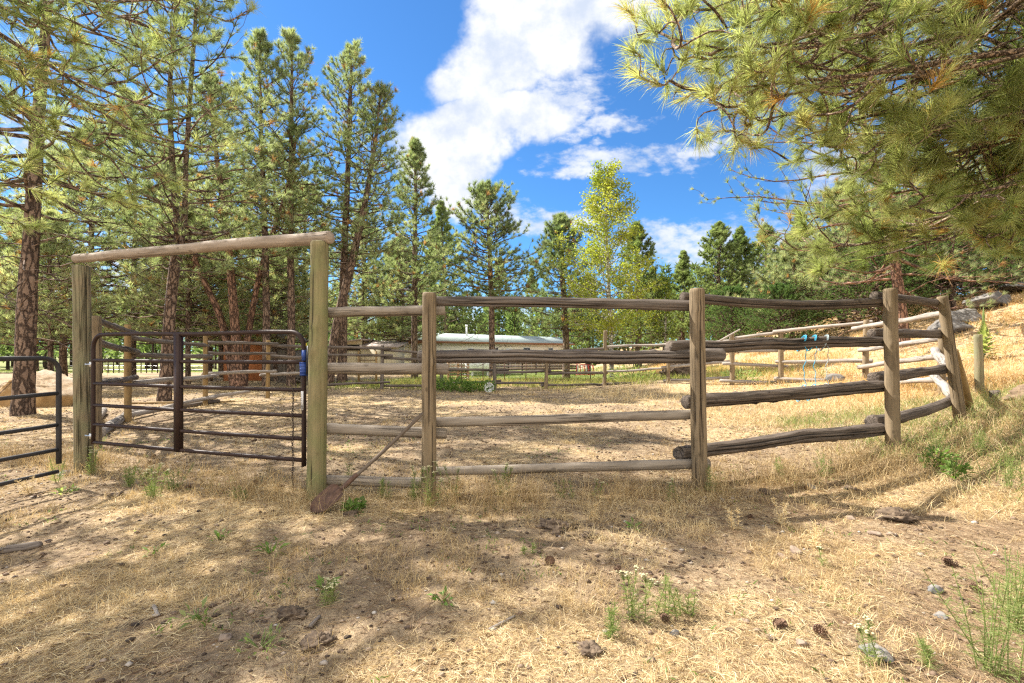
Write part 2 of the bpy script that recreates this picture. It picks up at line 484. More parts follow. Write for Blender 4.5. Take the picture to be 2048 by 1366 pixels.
M['straw'] = mat_leaf('dry_straw', ((0.0, (0.15, 0.09, 0.045)), (0.35, (0.37, 0.26, 0.125)), (0.7, (0.62, 0.48, 0.25)), (1.0, (0.76, 0.65, 0.41))), 0.25, 0.6, 0.3, (1.2, 1.1, 0.9))
M['litter'] = mat_leaf('needle_litter', ((0.0, (0.10, 0.06, 0.035)), (0.5, (0.26, 0.16, 0.085)), (1.0, (0.45, 0.33, 0.19))), 0.05, 0.7, 0.3)
M['gold'] = mat_leaf('golden_grass', ((0.0, (0.33, 0.205, 0.085)), (0.5, (0.57, 0.39, 0.155)), (1.0, (0.72, 0.56, 0.31))), 0.35, 0.6, 0.3, (1.25, 1.1, 0.8))
M['green_grass'] = mat_leaf('green_grass', ((0.0, (0.08, 0.13, 0.03)), (0.5, (0.18, 0.22, 0.055)), (1.0, (0.42, 0.37, 0.15))), 0.4)
M['weed'] = mat_leaf('weed_leaf', ((0.0, (0.08, 0.13, 0.04)), (0.5, (0.20, 0.25, 0.085)), (1.0, (0.34, 0.34, 0.15))), 0.45)
M['leafy'] = mat_leaf('leafy', ((0.0, (0.06, 0.11, 0.025)), (0.5, (0.13, 0.21, 0.045)), (1.0, (0.24, 0.32, 0.09))), 0.4)
M['flower'] = mat_plain('yarrow_flower', (0.42, 0.39, 0.22), 0.8, noise=0.2, scale=60)
M['brown_steel'] = mat_plain('brown_steel', (0.034, 0.019, 0.015), 0.55, 0.0, 0.2, noise=0.2, scale=6)
M['grey_steel'] = mat_plain('grey_steel', (0.042, 0.039, 0.038), 0.65, 0.0, 0.2, noise=0.25, scale=9)
M['galv'] = mat_plain('galvanised', (0.5, 0.5, 0.5), 0.4, 0.9, noise=0.1)
M['blue'] = mat_plain('blue_latch', (0.02, 0.055, 0.24), 0.4, noise=0.15)
M['black'] = mat_plain('black_plastic', (0.012, 0.012, 0.014), 0.5)
M['yellow'] = mat_plain('yellow_tab', (0.6, 0.45, 0.03), 0.6)
M['white'] = mat_plain('white_label', (0.62, 0.6, 0.58), 0.6, noise=0.04)
M['ink'] = mat_plain('dark_ink', (0.03, 0.03, 0.03), 0.6)
M['rust'] = mat_plain('rusty_steel', (0.105, 0.060, 0.042), 0.7, 0.3, noise=0.45, scale=22, bump=0.3)
M['chain'] = mat_plain('chain_steel', (0.08, 0.06, 0.05), 0.5, 0.7, noise=0.2)
M['twine'] = mat_plain('blue_twine', (0.04, 0.33, 0.50), 0.7, noise=0.15, scale=60)
M['twine_pale'] = mat_plain('pale_twine', (0.30, 0.36, 0.36), 0.7, noise=0.15, scale=60)
M['shovel_handle'] = mat_wood('shovel_handle', (0.18, 0.14, 0.105), (0.09, 0.068, 0.05), (0.03, 0.02, 0.015), 0.3)

def mat_rock(name, a, b, scale=3.0, dusty=(0.5, 0.42, 0.33), dust=0.6):
    m, t = newmat(name)
    tc = t.n('ShaderNodeTexCoord').outputs['Object']
    n_ = t.n('ShaderNodeTexNoise', {'Vector': tc, 'Scale': scale, 'Detail': 8.0, 'Roughness': 0.65}).outputs[0]
    f_ = t.n('ShaderNodeTexNoise', {'Vector': tc, 'Scale': scale * 14, 'Detail': 3.0}).outputs[0]
    c_ = t.mix(t.ramp(n_, (0.35, 0.0), (0.65, 1.0)), a, b)
    c_ = t.mix(t.m('MULTIPLY', f_, 0.5), c_, tuple(x * 0.5 for x in a))
    nm = t.n('ShaderNodeNewGeometry').outputs['Normal']
    up = t.n('ShaderNodeSeparateXYZ', {0: nm}).outputs[2]
    c_ = t.mix(t.m('MULTIPLY', t.m('MULTIPLY', t.sstep(up, 0.3, 0.95), dust), t.ramp(n_, (0.4, 0.3), (0.6, 1.0))), c_, dusty)
    bp = t.n('ShaderNodeBump', {'Height': t.m('ADD', n_, t.m('MULTIPLY', f_, 0.2)), 'Strength': 0.6, 'Distance': 0.05 / scale * 3}).outputs[0]
    p = t.n('ShaderNodeBsdfPrincipled', {'Base Color': c_, 'Roughness': 0.88, 'Specular IOR Level': 0.25, 'Normal': bp})
    t.n('ShaderNodeOutputMaterial', {0: p.outputs[0]})
    return m
M['rock'] = mat_rock('rock_grey', (0.09, 0.085, 0.08), (0.22, 0.20, 0.18), 2.0, (0.30, 0.27, 0.23), 0.5)
M['rock_tan'] = mat_rock('rock_tan', (0.28, 0.165, 0.065), (0.40, 0.26, 0.115), 2.5, (0.42, 0.35, 0.27), 0.7)
M['stone'] = mat_rock('stone_grey', (0.14, 0.14, 0.14), (0.25, 0.245, 0.235), 14.0, (0.38, 0.30, 0.21), 0.4)
M['stone_pink'] = mat_rock('stone_pink', (0.19, 0.14, 0.11), (0.30, 0.225, 0.17), 14.0, (0.4, 0.31, 0.21), 0.35)
M['dirt'] = mat_rock('dirt_bank', (0.12, 0.08, 0.05), (0.24, 0.165, 0.105), 9.0, (0.28, 0.20, 0.13), 0.4)
M['dung'] = mat_rock('dung', (0.065, 0.045, 0.032), (0.15, 0.105, 0.07), 16.0, (0.3, 0.22, 0.14), 0.3)

# ------------------------------------------------------------------ ground
def graded(lo, hi, fine, c0, c1, grow=1.035):
    """coordinates: spacing `fine` between c0..c1, growing outward to lo..hi"""
    xs = list(np.arange(c0, c1, fine))
    s, x = fine, xs[-1]
    while x < hi:
        s *= grow
        x += s
        xs.append(x)
    s, x = fine, xs[0]
    left = []
    while x > lo:
        s *= grow
        x -= s
        left.append(x)
    return np.array(left[::-1] + xs)
gx = graded(-700, 700, 0.022, -3.6, 3.6, 1.03)
gy = graded(-80, 1200, 0.022, 1.7, 5.6, 1.03)
GX, GY = np.meshgrid(gx, gy)
GZ = hgt(GX, GY)
nx, ny = len(gx), len(gy)
ii = (np.arange(ny - 1)[:, None] * nx + np.arange(nx - 1)[None, :])
gf = np.stack([ii, ii + 1, ii + nx + 1, ii + nx], -1).reshape(-1, 4)

# density fields shared by the ground colour and the vegetation
def f_straw(x, y):
    return sm(n2d(x, y, 1.1, 4, 21.0) + 0.35 * n2d(x, y, 0.3, 2, 22.0), -0.35, 0.45)
def f_lawn(x, y):
    e = n2d(x, y, 3.0, 2, 31.0) * 1.5
    a = sm(y + e, 21, 24) * (1 - sm(y, 46, 52)) * sm(x + e, -7, -4) * (1 - sm(x + e, 8, 11))
    b = sm(y + e, 38, 42) * (1 - sm(x + e, -9, -6))
    return np.maximum(a, b * 0.8)
def f_gold(x, y):
    e = n2d(x, y, 2.0, 2, 41.0)
    g = sm(x + e, 5.8, 8.5) * sm(y + e, 8, 11)
    g = np.maximum(g, sm(x + e * 0.7, 7.0, 8.6) * sm(y, 3, 6))
    g = np.maximum(g, 0.6 * sm(y + e, 17, 20) * (1 - f_lawn(x, y)) * sm(x, -8, -2))
    return g

m, t = newmat('ground_soil')
pos = t.n('ShaderNodeNewGeometry').outputs['Position']
a_ = attr(t, 'lc').outputs['Vector']
sx_ = t.n('ShaderNodeSeparateXYZ', {0: a_})
fs, fl_, fg = sx_.outputs
nA = t.n('ShaderNodeTexNoise', {'Vector': pos, 'Scale': 1.3, 'Detail': 8.0, 'Roughness': 0.65}).outputs[0]
nB = t.n('ShaderNodeTexNoise', {'Vector': pos, 'Scale': 14.0, 'Detail': 8.0, 'Roughness': 0.7}).outputs[0]
nC = t.n('ShaderNodeTexNoise', {'Vector': pos, 'Scale': 90.0, 'Detail': 4.0, 'Roughness': 0.7}).outputs[0]
vo = t.n('ShaderNodeTexVoronoi', {'Vector': pos, 'Scale': 28.0, 'Randomness': 1.0}, feature='F1').outputs[0]
soil = t.mix(t.ramp(nA, (0.3, 0.0), (0.7, 1.0)), (0.30, 0.212, 0.128), (0.60, 0.46, 0.285))
soil = t.mix(t.ramp(nB, (0.42, 0.0), (0.62, 1.0)), t.mix(0.50, soil, (0.10, 0.065, 0.04)), soil)
soil = t.mix(t.ramp(nC, (0.35, 0.65), (0.65, 0.0)), soil, (0.10, 0.068, 0.045))
strw = t.mix(nB, (0.46, 0.33, 0.17), (0.62, 0.48, 0.28))
soil = t.mix(t.m('MULTIPLY', t.m('MULTIPLY', fs, t.ramp(nB, (0.35, 0.0), (0.6, 1.0))), 0.65), soil, strw)
grn = t.mix(nB, (0.12, 0.16, 0.04), (0.24, 0.26, 0.08))
soil = t.mix(fl_, soil, grn)
gld = t.mix(t.ramp(nB, (0.3, 0.0), (0.7, 1.0)), (0.35, 0.225, 0.12), (0.58, 0.42, 0.24))
soil = t.mix(t.m('MULTIPLY', fg, t.ramp(nA, (0.32, 0.25), (0.55, 1.0))), soil, gld)
hh = t.m('ADD', t.m('MULTIPLY', nB, 1.0), t.m('ADD', t.m('MULTIPLY', nC, 0.4), t.m('MULTIPLY', vo, -0.25)))
bp = t.n('ShaderNodeBump', {'Height': hh, 'Strength': 0.9, 'Distance': 0.03}).outputs[0]
p = t.n('ShaderNodeBsdfPrincipled', {'Base Color': soil, 'Roughness': 0.95, 'Specular IOR Level': 0.12, 'Normal': bp})
t.n('ShaderNodeOutputMaterial', {0: p.outputs[0]})
M['ground'] = m
Vg = np.stack([GX, GY, GZ], -1).reshape(-1, 3)
fx, fy = Vg[:, 0], Vg[:, 1]
g = mesh('ground', Vg, [gf], m, lc=np.stack([f_straw(fx, fy), f_lawn(fx, fy), f_gold(fx, fy)], -1), smooth=True)
tag(g, 'dusty tan corral ground with dry straw and dirt clods', 'ground', kind='structure')

def gpt(px, Y, dz=0.0):
    x = (px - CX) / F * Y
    return np.array((x, Y, float(hgt(x, Y)) + dz))

# ------------------------------------------------------------------ logs, posts, rails
def logmesh(mb, p0, p1, r0, r1, n=20, step=0.05, bend=(0, 0, 0), wob=0.006, rough=0.05, knots=0, groove=None, seed=0, ang0=0):
    """one tapered, slightly crooked log with real lumps, knots and an optional drying crack; closed, rounded-over ends"""
    rg = np.random.default_rng(seed + 11)
    p0, p1 = np.asarray(p0, float), np.asarray(p1, float)
    L = np.linalg.norm(p1 - p0)
    P = max(6, int(L / step) + 1)
    s = np.linspace(0, 1, P)
    e = min(0.012, L * 0.1) / L
    s = np.concatenate([[0.0], s * (1 - 2 * e) + e, [1.0]])
    P = len(s)
    c = p0[None] * (1 - s[:, None]) + p1[None] * s[:, None]
    c = c + np.asarray(bend)[None] * (4 * s * (1 - s))[:, None]
    q = np.stack([s * L * 1.1 + seed, np.full(P, seed * 0.7), np.zeros(P)], -1)
    for k in range(3):
        c[:, k] += wob * fbm(q + 31 * k, 3) * np.minimum(1, 8 * s) ** 0.3
    r = r0 * (1 - s) + r1 * s
    r[0] *= 0.86
    r[-1] *= 0.86
    V, Fq, lc = tubes(c[None], r[None], n, seed)
    V = V.reshape(P, n, 3)
    d = V - c[:, None]
    a = np.arange(n) / n * 2 * math.pi
    nn = fbm(np.stack([np.cos(a)[None] * 0.9 + np.zeros((P, 1)), np.sin(a)[None] * 0.9 + np.zeros((P, 1)), (s * L * 3.0)[:, None] + np.zeros((1, n)) + seed * 5.1], -1), 3)
    fn = vnoise(np.stack([np.cos(a)[None] * 4 + np.zeros((P, 1)), np.sin(a)[None] * 4 + np.zeros((P, 1)), (s * L * 5.0)[:, None] + np.zeros((1, n)) + seed], -1))
    k = 1 + rough * nn + rough * 0.7 * fn
    for _ in range(knots):
        ks, ka = rg.uniform(0.05, 0.95), rg.uniform(0, 2 * math.pi)
        da = np.angle(np.exp(1j * (a - ka)))
        k = k + rg.uniform(0.12, 0.28) * np.exp(-(((s - ks) * L / 0.035) ** 2)[:, None] - ((da / 0.35) ** 2)[None])
    if groove:
        for (ga, s0, s1_, depth, wd) in groove:
            gp = ga + 0.16 * fbm(np.stack([s * L * 1.4, s * 0 + ga, s * 0 + seed], -1), 2)
            da = np.angle(np.exp(1j * (a[None] - gp[:, None])))
            act = (sm(s, s0, s0 + 0.08) * (1 - sm(s, s1_ - 0.08, s1_)))[:, None]
            k = k - depth * act * np.exp(-(da / wd) ** 2)
    V = c[:, None] + d * k[..., None]
    b0 = mb.n
    va = np.full((P, n), .5)
    if groove:
        for (ga, s0, s1_, depth, wd) in groove:
            gp = ga + 0.16 * fbm(np.stack([s * L * 1.4, s * 0 + ga, s * 0 + seed], -1), 2)
            da = np.angle(np.exp(1j * (a[None] - gp[:, None])))
            act = (sm(s, s0, s0 + 0.08) * (1 - sm(s, s1_ - 0.08, s1_)))[:, None]
            va = np.maximum(va, .5 + .5 * act * np.exp(-(da / (wd * 1.1)) ** 2))  # mask for the painted shade along each groove
    mb.add(V.reshape(-1, 3), None, Fq, lc, va.ravel())
    idx = np.arange(n)
    for e_, (ci, rev) in enumerate(((0, True), (P - 1, False))):
        cc = V[ci].mean(0)
        mb.add([cc], None, None, [lc.reshape(P, n, 3)[ci].mean(0)], 0.0)
        ring = b0 + ci * n + idx
        nx_ = b0 + ci * n + (idx + 1) % n
        f_ = np.stack([np.full(n, mb.n - 1), nx_, ring] if rev else [np.full(n, mb.n - 1), ring, nx_], -1)
        mb.F3.append(f_)
    return mb

_seed = [100]
def nseed():
    _seed[0] += 1
    return _seed[0]
def add_log(name, parent, mat, p0, p1, r0, r1, **kw):
    mb = MB()
    kw.setdefault('seed', nseed())
    logmesh(mb, p0, p1, r0, r1, **kw)
    return mb.build(name, M[mat], parent, smooth=True)

def railp(name, parent, mat, a, b, ta, tb=None, **kw):
    """a, b: (px, py, Y) ends; ta: thickness in metres"""
    tb = ta if tb is None else tb
    return add_log(name, parent, mat, at(*a), at(*b), ta / 2, tb / 2, **kw)

# ---- gateway: two tall posts and the beam over them
gw = thing('gateway', (-3.4, 5.0, 0), 'tall timber gateway of two thick round posts under a sloping grey log beam', 'gateway')
zg = lambda x, y: float(hgt(x, y))
PL, PR = (-5.13, 5.66), (-1.81, 4.43)
add_log('post', gw, 'post_split', (PL[0] + .03, PL[1], zg(*PL) - .15), (PL[0], PL[1], 2.40), .092, .084, n=36, step=.035, rough=.02, wob=.003,
        groove=[(4.35, 0.0, 1.0, .16, .08), (3.75, .25, .95, .1, .05), (3.3, .0, .5, .1, .05)])
add_log('post', gw, 'post_green', (PR[0] - .02, PR[1], zg(*PR) - .15), (PR[0] + .02, PR[1], 2.41), .088, .079, n=36, step=.035, rough=.022, wob=.004, knots=5, groove=[(2.7, .55, .98, .08, .05), (3.0, .0, .3, .08, .05)])
railp('beam', gw, 'beam', (151, 517, 5.70), (663, 473, 4.42), .105, .120, n=30, step=.04, rough=.03, wob=.01, knots=5, groove=[(4.4, .5, 1, .10, .08)])

# ---- front rail fence
ff = thing('rail_fence', (1.9, 4.8, 0), 'front round pole rail fence between the gateway and the leaning corner post', 'fence')
P1, P2, P3, P4 = (-0.79, 4.50), (1.87, 4.78), (4.66, 5.82), (6.25, 6.60)
g3, g4 = zg(*P3), zg(*P4)
add_log('post', ff, 'post_tan', (P1[0] - .005, P1[1], -.15), at(859, 585, 4.5), .070, .066, n=36, step=.03, rough=.02, knots=3,
        groove=[(3.22, .35, 1.0, .34, .10), (2.3, .1, .6, .15, .07), (3.75, .0, .45, .15, .06)])
add_log('post', ff, 'post_tan', (P2[0] + .02, P2[1], -.15), at(1394, 577, 4.78), .078, .072, n=36, step=.03, rough=.02, knots=3,
        groove=[(3.12, .15, 1.0, .32, .09), (3.9, .5, .95, .15, .06), (2.3, .0, .5, .12, .06)])
add_log('post', ff, 'post_tan', (P3[0] + .01, P3[1], g3 - .15), at(1781, 577, 5.82), .078, .073, n=36, step=.03, rough=.025, knots=3, groove=[(3.3, .55, 1, .15, .06), (4.1, .0, .6, .15, .07)])
lp = add_log('post', ff, 'post_tan', at(1926, 862, 6.6) + np.array((0, 0, -.1)), at(1885, 592, 6.6), .072, .062, n=36, step=.03, rough=.03, knots=4, groove=[(3.5, .1, .9, .2, .08)])
lp['label'] = 'leaning corner post tipping to the left'
B1 = .10
# panel by the gate, peeled poles behind the posts
for (a, b, th) in (((650, 626, 4.52), (890, 620, 4.64), .100), ((646, 737, 4.52), (897, 739, 4.64), .108),
                   ((644, 857, 4.52), (893, 866, 4.64), .104), ((642, 960, 4.52), (872, 966, 4.64), .098)):
    railp('rail', ff, 'peeled', a, b, th * .98, th, n=24, rough=.03, knots=4, groove=[(1.0, .1, .9, .10, .07)], ang0=0)
# centre panel
railp('rail', ff, 'weathered', (868, 602, 4.62), (1392, 610, 4.90), .098, .110, n=28, rough=.06, knots=6, wob=.014, groove=[(.6, .1, 1, .35, .10), (5.6, 0, .6, .2, .08)])
railp('rail', ff, 'weathered', (838, 715, 4.72), (1448, 711, 5.04), .132, .135, n=32, rough=.08, knots=8, wob=.018, groove=[(.25, .0, .95, .45, .10), (5.7, .2, 1, .25, .08), (1.2, .3, .8, .2, .1)])
railp('rail', ff, 'peeled', (852, 845, 4.62), (1390, 829, 4.90), .095, .100, n=24, rough=.03, knots=4, wob=.008, groove=[(.4, .1, .9, .12, .07)])
railp('rail', ff, 'peeled', (864, 943, 4.62), (1418, 927, 4.90), .085, .105, n=24, rough=.03, knots=4, wob=.008)
# right panel
railp('rail', ff, 'rough_dark', (1364, 594, 4.95), (1772, 604, 5.98), .100, .120, n=28, rough=.06, knots=6, bend=(0, 0, -.055), groove=[(.4, .0, 1, .3, .09)])
railp('rail', ff, 'rough_dark', (1336, 694, 5.02), (1776, 684, 5.98), .140, .125, n=32, rough=.10, knots=9, wob=.02, groove=[(.3, .0, 1, .4, .1), (5.6, .1, .9, .3, .1)])
railp('rail', ff, 'rough_dark', (1369, 804, 4.95), (1776, 772, 5.98), .135, .155, n=32, rough=.10, knots=9, wob=.015, groove=[(.5, .0, 1, .4, .1), (1.1, .1, .9, .3, .1)])
railp('rail', ff, 'rough_dark', (1357, 906, 4.95), (1782, 858, 5.98), .135, .165, n=32, rough=.11, knots=9, bend=(0, 0, .02), wob=.02, groove=[(.3, .0, 1, .4, .1), (6.0, .1, .9, .3, .1)])
# short end panel to the leaning post
railp('rail', ff, 'rough_dark', (1748, 591, 5.99), (1888, 609, 6.75), .120, .10, n=24, rough=.08, knots=4)
railp('rail', ff, 'rough_dark', (1743, 667, 5.99), (1886, 668, 6.75), .125, .12, n=24, rough=.12, knots=6)
railp('rail', ff, 'rough_dark', (1746, 757, 5.99), (1898, 737, 6.75), .15, .12, n=24, rough=.14, knots=6)
railp('rail', ff, 'rough_dark', (1742, 843, 5.99), (1905, 798, 6.75), .165, .12, n=24, rough=.12, knots=6, bend=(0, 0, -.06))

# ---- round corral at the back and sides
cf = thing('corral_fence', (0, 16, 0), 'long silvery pole fence curving round the far side of the corral', 'fence')
cposts = [(193, 632, 7.0, 862, .16, 'post_tan'), (255, 649, 9.4, 845, .15, 'post_gold'), (411, 670, 11.9, 814, .13, 'post_gold'), (537, 680, 13.4, 803, .12, 'post_gold'),
          (650, 686, 14.9, 790, .12, 'post_tan'), (765, 690, 16.0, 786, .12, 'weathered'), (883, 700, 16.2, 786, .12, 'weathered'), (988, 698, 16.3, 786, .12, 'weathered'),
          (1093, 699, 15.9, 787, .12, 'post_tan'), (1210, 661, 17.0, 782, .13, 'post_tan'), (1336, 684, 16.3, 765, .13, 'post_tan'), (1464, 668, 15.3, 784, .16, 'post_tan'),
          (1562, 664, 14.6, 782, .17, 'post_tan'), (1733, 640, 13.0, 770, .18, 'post_tan'), (1884, 655, 9.2, 806, .17, 'post_tan')]
for (px, yt, Y, yb, th, mt) in cposts:
    top = at(px, yt, Y)
    bx, by = top[0] + rng.normal() * .03, Y
    add_log('post', cf, mt, (bx, by, min(zg(bx, by), at(px, yb, Y)[2]) - .2), top, th * .55 * math.cos(math.atan((px - CX) / F)), th * .48 * math.cos(math.atan((px - CX) / F)), n=16, step=.08, rough=.04, knots=2)
def cr(x0, y0, x1, y1, Y0, Y1, th=.10, mt='silver', **kw):
    kw.setdefault('n', 12); kw.setdefault('rough', .10); kw.setdefault('knots', 4); kw.setdefault('wob', .018); kw.setdefault('step', .1)
    railp('rail', cf, mt, (x0, y0, Y0), (x1, y1, Y1), th, th * rng.uniform(.8, 1.1), **kw)
W_ = 'weathered'
cr(196, 642, 275, 667, 7.1, 9.6, .10, W_); cr(192, 684, 276, 702, 7.1, 9.6, .10, W_); cr(190, 768, 274, 755, 7.1, 9.6, .10, W_)
cr(262, 676, 416, 692, 9.5, 12.0, .10, W_); cr(258, 709, 424, 713, 9.5, 12.0, .10, W_); cr(262, 766, 436, 752, 9.5, 12.2, .11); cr(250, 832, 432, 794, 9.5, 12.2, .11)
cr(406, 685, 556, 688, 12.0, 13.5, .09, W_); cr(412, 706, 552, 708, 12.0, 13.5, .09, W_); cr(404, 748, 552, 743, 12.0, 13.5, .10); cr(404, 797, 500, 784, 12.0, 13.3, .09)
cr(538, 690, 655, 697, 13.5, 15.0, .09, W_); cr(532, 713, 655, 716, 13.5, 15.0, .09, W_); cr(520, 750, 655, 745, 13.4, 15.0, .09)
cr(640, 694, 781, 697, 15.0, 16.1, .09, W_); cr(640, 710, 786, 712, 15.0, 16.1, .09, W_); cr(640, 771, 780, 764, 15.0, 16.1, .09, W_)
cr(764, 700, 884, 708, 16.1, 16.3, .09, W_); cr(766, 716, 890, 720, 16.1, 16.3, .09, W_); cr(768, 771, 890, 772, 16.1, 16.3, .09, W_)
cr(868, 703, 1000, 702, 16.3, 16.5, .09, W_); cr(895, 739, 1016, 741, 16.3, 16.5, .09, W_); cr(874, 768, 1003, 761, 16.3, 16.4, .09, W_)
cr(985, 745, 1102, 742, 16.4, 16.0, .09, W_); cr(985, 766, 1095, 766, 16.4, 16.0, .09, W_); cr(985, 704, 1095, 703, 16.4, 16.0, .09, W_)
cr(1088, 703, 1216, 697, 16.0, 17.1, .09, W_); cr(1094, 726, 1212, 721, 16.0, 17.1, .08, W_); cr(1093, 747, 1214, 746, 16.0, 17.1, .09, W_); cr(1082, 771, 1210, 769, 16.0, 17.1, .09, W_)
cr(1206, 694, 1340, 688, 17.1, 16.4, .09); cr(1206, 743, 1336, 737, 17.1, 16.4, .09); cr(1203, 768, 1336, 767, 17.1, 16.4, .10, W_)
cr(1323, 735, 1467, 722, 16.4, 15.4, .10); cr(1326, 762, 1471, 755, 16.4, 15.4, .10); cr(1330, 690, 1465, 682, 16.4, 15.4, .09)
cr(1458, 677, 1568, 666, 15.4, 14.7, .10); cr(1445, 728, 1576, 733, 15.4, 14.7, .11); cr(1440, 761, 1580, 766, 15.4, 14.7, .11); cr(1465, 703, 1570, 701, 15.4, 14.7, .10)
cr(1546, 664, 1745, 644, 14.7, 13.1, .11); cr(1551, 723, 1745, 722, 14.7, 13.1, .11); cr(1548, 757, 1747, 763, 14.7, 13.1, .11)
cr(1706, 657, 1888, 628, 13.1, 9.3, .11); cr(1719, 701, 1888, 676, 13.1, 9.3, .11); cr(1718, 734, 1888, 709, 13.1, 9.3, .12); cr(1718, 770, 1888, 757, 13.1, 9.3, .12)
cr(1868, 700, 1896, 733, 9.3, 6.8, .13, n=20, step=.06); cr(1866, 748, 1907, 793, 9.3, 6.8, .13, n=20, step=.06)
o_ = thing('loose_pole', at(1455, 672, 15.2), 'thin silvery pole propped at a slant against the top rail of the far corral fence', 'pole')
railp('pole', o_, 'silver', (1430, 687, 15.2), (1480, 659, 15.2), .07, .05, n=10)

# ---- brown tube gate
GLx, GRx = np.array((-4.76, 5.40)), np.array((-1.98, 4.52))
gate = thing('metal_gate', (GLx[0], GLx[1], .35), 'brown tubular steel livestock gate hanging closed in the timber gateway', 'gate')
def gp(s, z, off=0.0):
    d_ = GRx - GLx
    nrm = np.array((d_[1], -d_[0])) / np.linalg.norm(d_)
    q = GLx + d_ * s + nrm * off
    return np.array((q[0], q[1], z))
ZT, ZB = 1.572, .35
rt = .0215
arc = lambda cs, cz, rs, rz, a0, a1: [gp(cs + rs * math.cos(a), cz + rz * math.sin(a)) for a in np.linspace(a0, a1, 9)]
rs, rz = .05, .15
pts = [gp(0, ZB - .02)] + [gp(0, z) for z in np.linspace(.6, ZT - rz - .02, 4)] + arc(rs, ZT - rz, rs, rz, math.pi, math.pi / 2) + [gp(s, ZT + .006 * math.sin(s * 9)) for s in np.linspace(.15, .85, 8)] + arc(1 - rs, ZT - rz, rs, rz, math.pi / 2, 0) + [gp(1, z) for z in np.linspace(ZT - rz - .05, .5, 4)] + [gp(1, ZB - .055)]
mb = MB(); mb.tube(pts, rt, 16); mb.build('frame', M['brown_steel'], gate, smooth=True)
for z in (1.285, 1.02, .775, .555, .352):
    mb = MB(); mb.tube([gp(s, z - .006 * math.sin(s * 3)) for s in np.linspace(.005, .995, 14)], rt * .92, 14)
    mb.build('rail', M['brown_steel'], gate, smooth=True)
s0 = .448
mb = MB()
dg = np.append((GRx - GLx) / np.linalg.norm(GRx - GLx), 0)
ng = np.array((dg[1], -dg[0], 0))
for off in (-.024, ):
    T_ = lambda P, o=off: gp(s0, 0)[None] * np.array((1, 1, 0)) + P[:, :1] * dg + P[:, 1:2] * ng + P[:, 2:3] * np.array((0, 0, 1))
    mb.box(-.037, .037, .018, .026, ZB - .02, ZT, T_)
    mb.box(-.037, -.033, -.026, .018, ZB - .02, ZT, T_)
    mb.box(.033, .037, -.026, .018, ZB - .02, ZT, T_)
mb.build('brace', M['brown_steel'], gate)
for z in (1.235, .42):
    mb = MB(); mb.tube([gp(-.045, z, -.0), gp(-.02, z), gp(.004, z)], .009, 8); mb.tube([gp(-.006, z - .03), gp(-.006, z + .03)], .028, 10)
    mb.build('hinge', M['galv'], gate, smooth=False)
# latch
lat = MB()
lat.tube([gp(1, 1.155), gp(1, 1.285)], .037, 16)
for k in range(5):
    lat.tube([gp(1, 1.165 + k * .027), gp(1, 1.171 + k * .027)], .0385, 16)
lo = lat.build('latch', M['blue'], gate)
mb = MB()
T_ = lambda P: gp(1.0, 0)[None] * np.array((1, 1, 0)) + P[:, :1] * dg + P[:, 1:2] * ng + P[:, 2:3] * np.array((0, 0, 1))
mb.box(.012, .045, .010, .045, 1.30, 1.40, T_); mb.build('latch_block', M['blue'], lo)
mb = MB(); mb.box(.050, .078, -.02, .03, 1.17, 1.44, T_); mb.build('latch_plate', M['black'], lo)
mb = MB(); mb.box(.030, .036, .0, .008, 1.40, 1.465, T_); mb.build('pull_tab', M['yellow'], lo)
# sticker with bar code
mb = MB(); mb.box(-.014, .014, .0222, .0236, .83, 1.01, T_); st_ = mb.build('sticker', M['white'], gate)
mb = MB()
for k in range(9):
    mb.box(-.010, -.010 + .02, .0237, .0243, .842 + k * .0045, .842 + k * .0045 + (.0028 if k % 3 else .0012), T_)
for k in range(5):
    mb.box(-.008, -.006 + .003 * (k % 3), .0237, .0243, .90 + k * .018, .905 + k * .018, T_)
mb.build('print', M['ink'], st_)
# chain
mb = MB()
c0 = gp(.965, 0, .03)
for k in range(40):
    z = 1.02 - k * .0235
    a = np.linspace(0, 2 * math.pi, 9)
    if k % 2: pp = np.stack([c0[0] + .008 * np.cos(a), c0[1] + 0 * a, z + .0155 * np.sin(a)], -1)
    else: pp = np.stack([c0[0] + 0 * a, c0[1] + .008 * np.cos(a), z + .0155 * np.sin(a)], -1)
    pp[:, 0] += .004 * math.sin(k * .5)
    mb.tube(pp, .0032, 6, cap=False)
mb.build('chain', M['chain'], gate, smooth=True)

# ---- grey gate at the left edge
g2 = thing('metal_gate', (-4.8, 5.0, 0), 'grey tubular steel gate end with rounded corner at the left edge beside the pine trunk', 'gate')
A2, B2 = np.array((-4.79, 5.02)), np.array((-5.15, 2.2))
def gq(s, z):
    q = A2 + (B2 - A2) * s
    return np.array((q[0], q[1], z))
zt = 1.315
pts = [gq(0, .20), gq(0, .5), gq(0, .9), gq(0, zt - .14)] + [gq(.055 - .055 * math.cos(a), zt - .13 + .13 * math.sin(a)) for a in np.linspace(.2, math.pi / 2, 6)] + [gq(s, zt) for s in np.linspace(.12, 1, 10)]
mb = MB(); mb.tube(pts, .024, 14); mb.build('frame', M['grey_steel'], g2, smooth=True)
for k, z in enumerate((.945, .62, .36, .12)):
    mb = MB(); mb.tube([gq(s, z - .01 * math.sin(s * 4 + k)) for s in np.linspace(.004, 1, 12)], .021, 12); mb.build('rail', M['grey_steel'], g2, smooth=True)

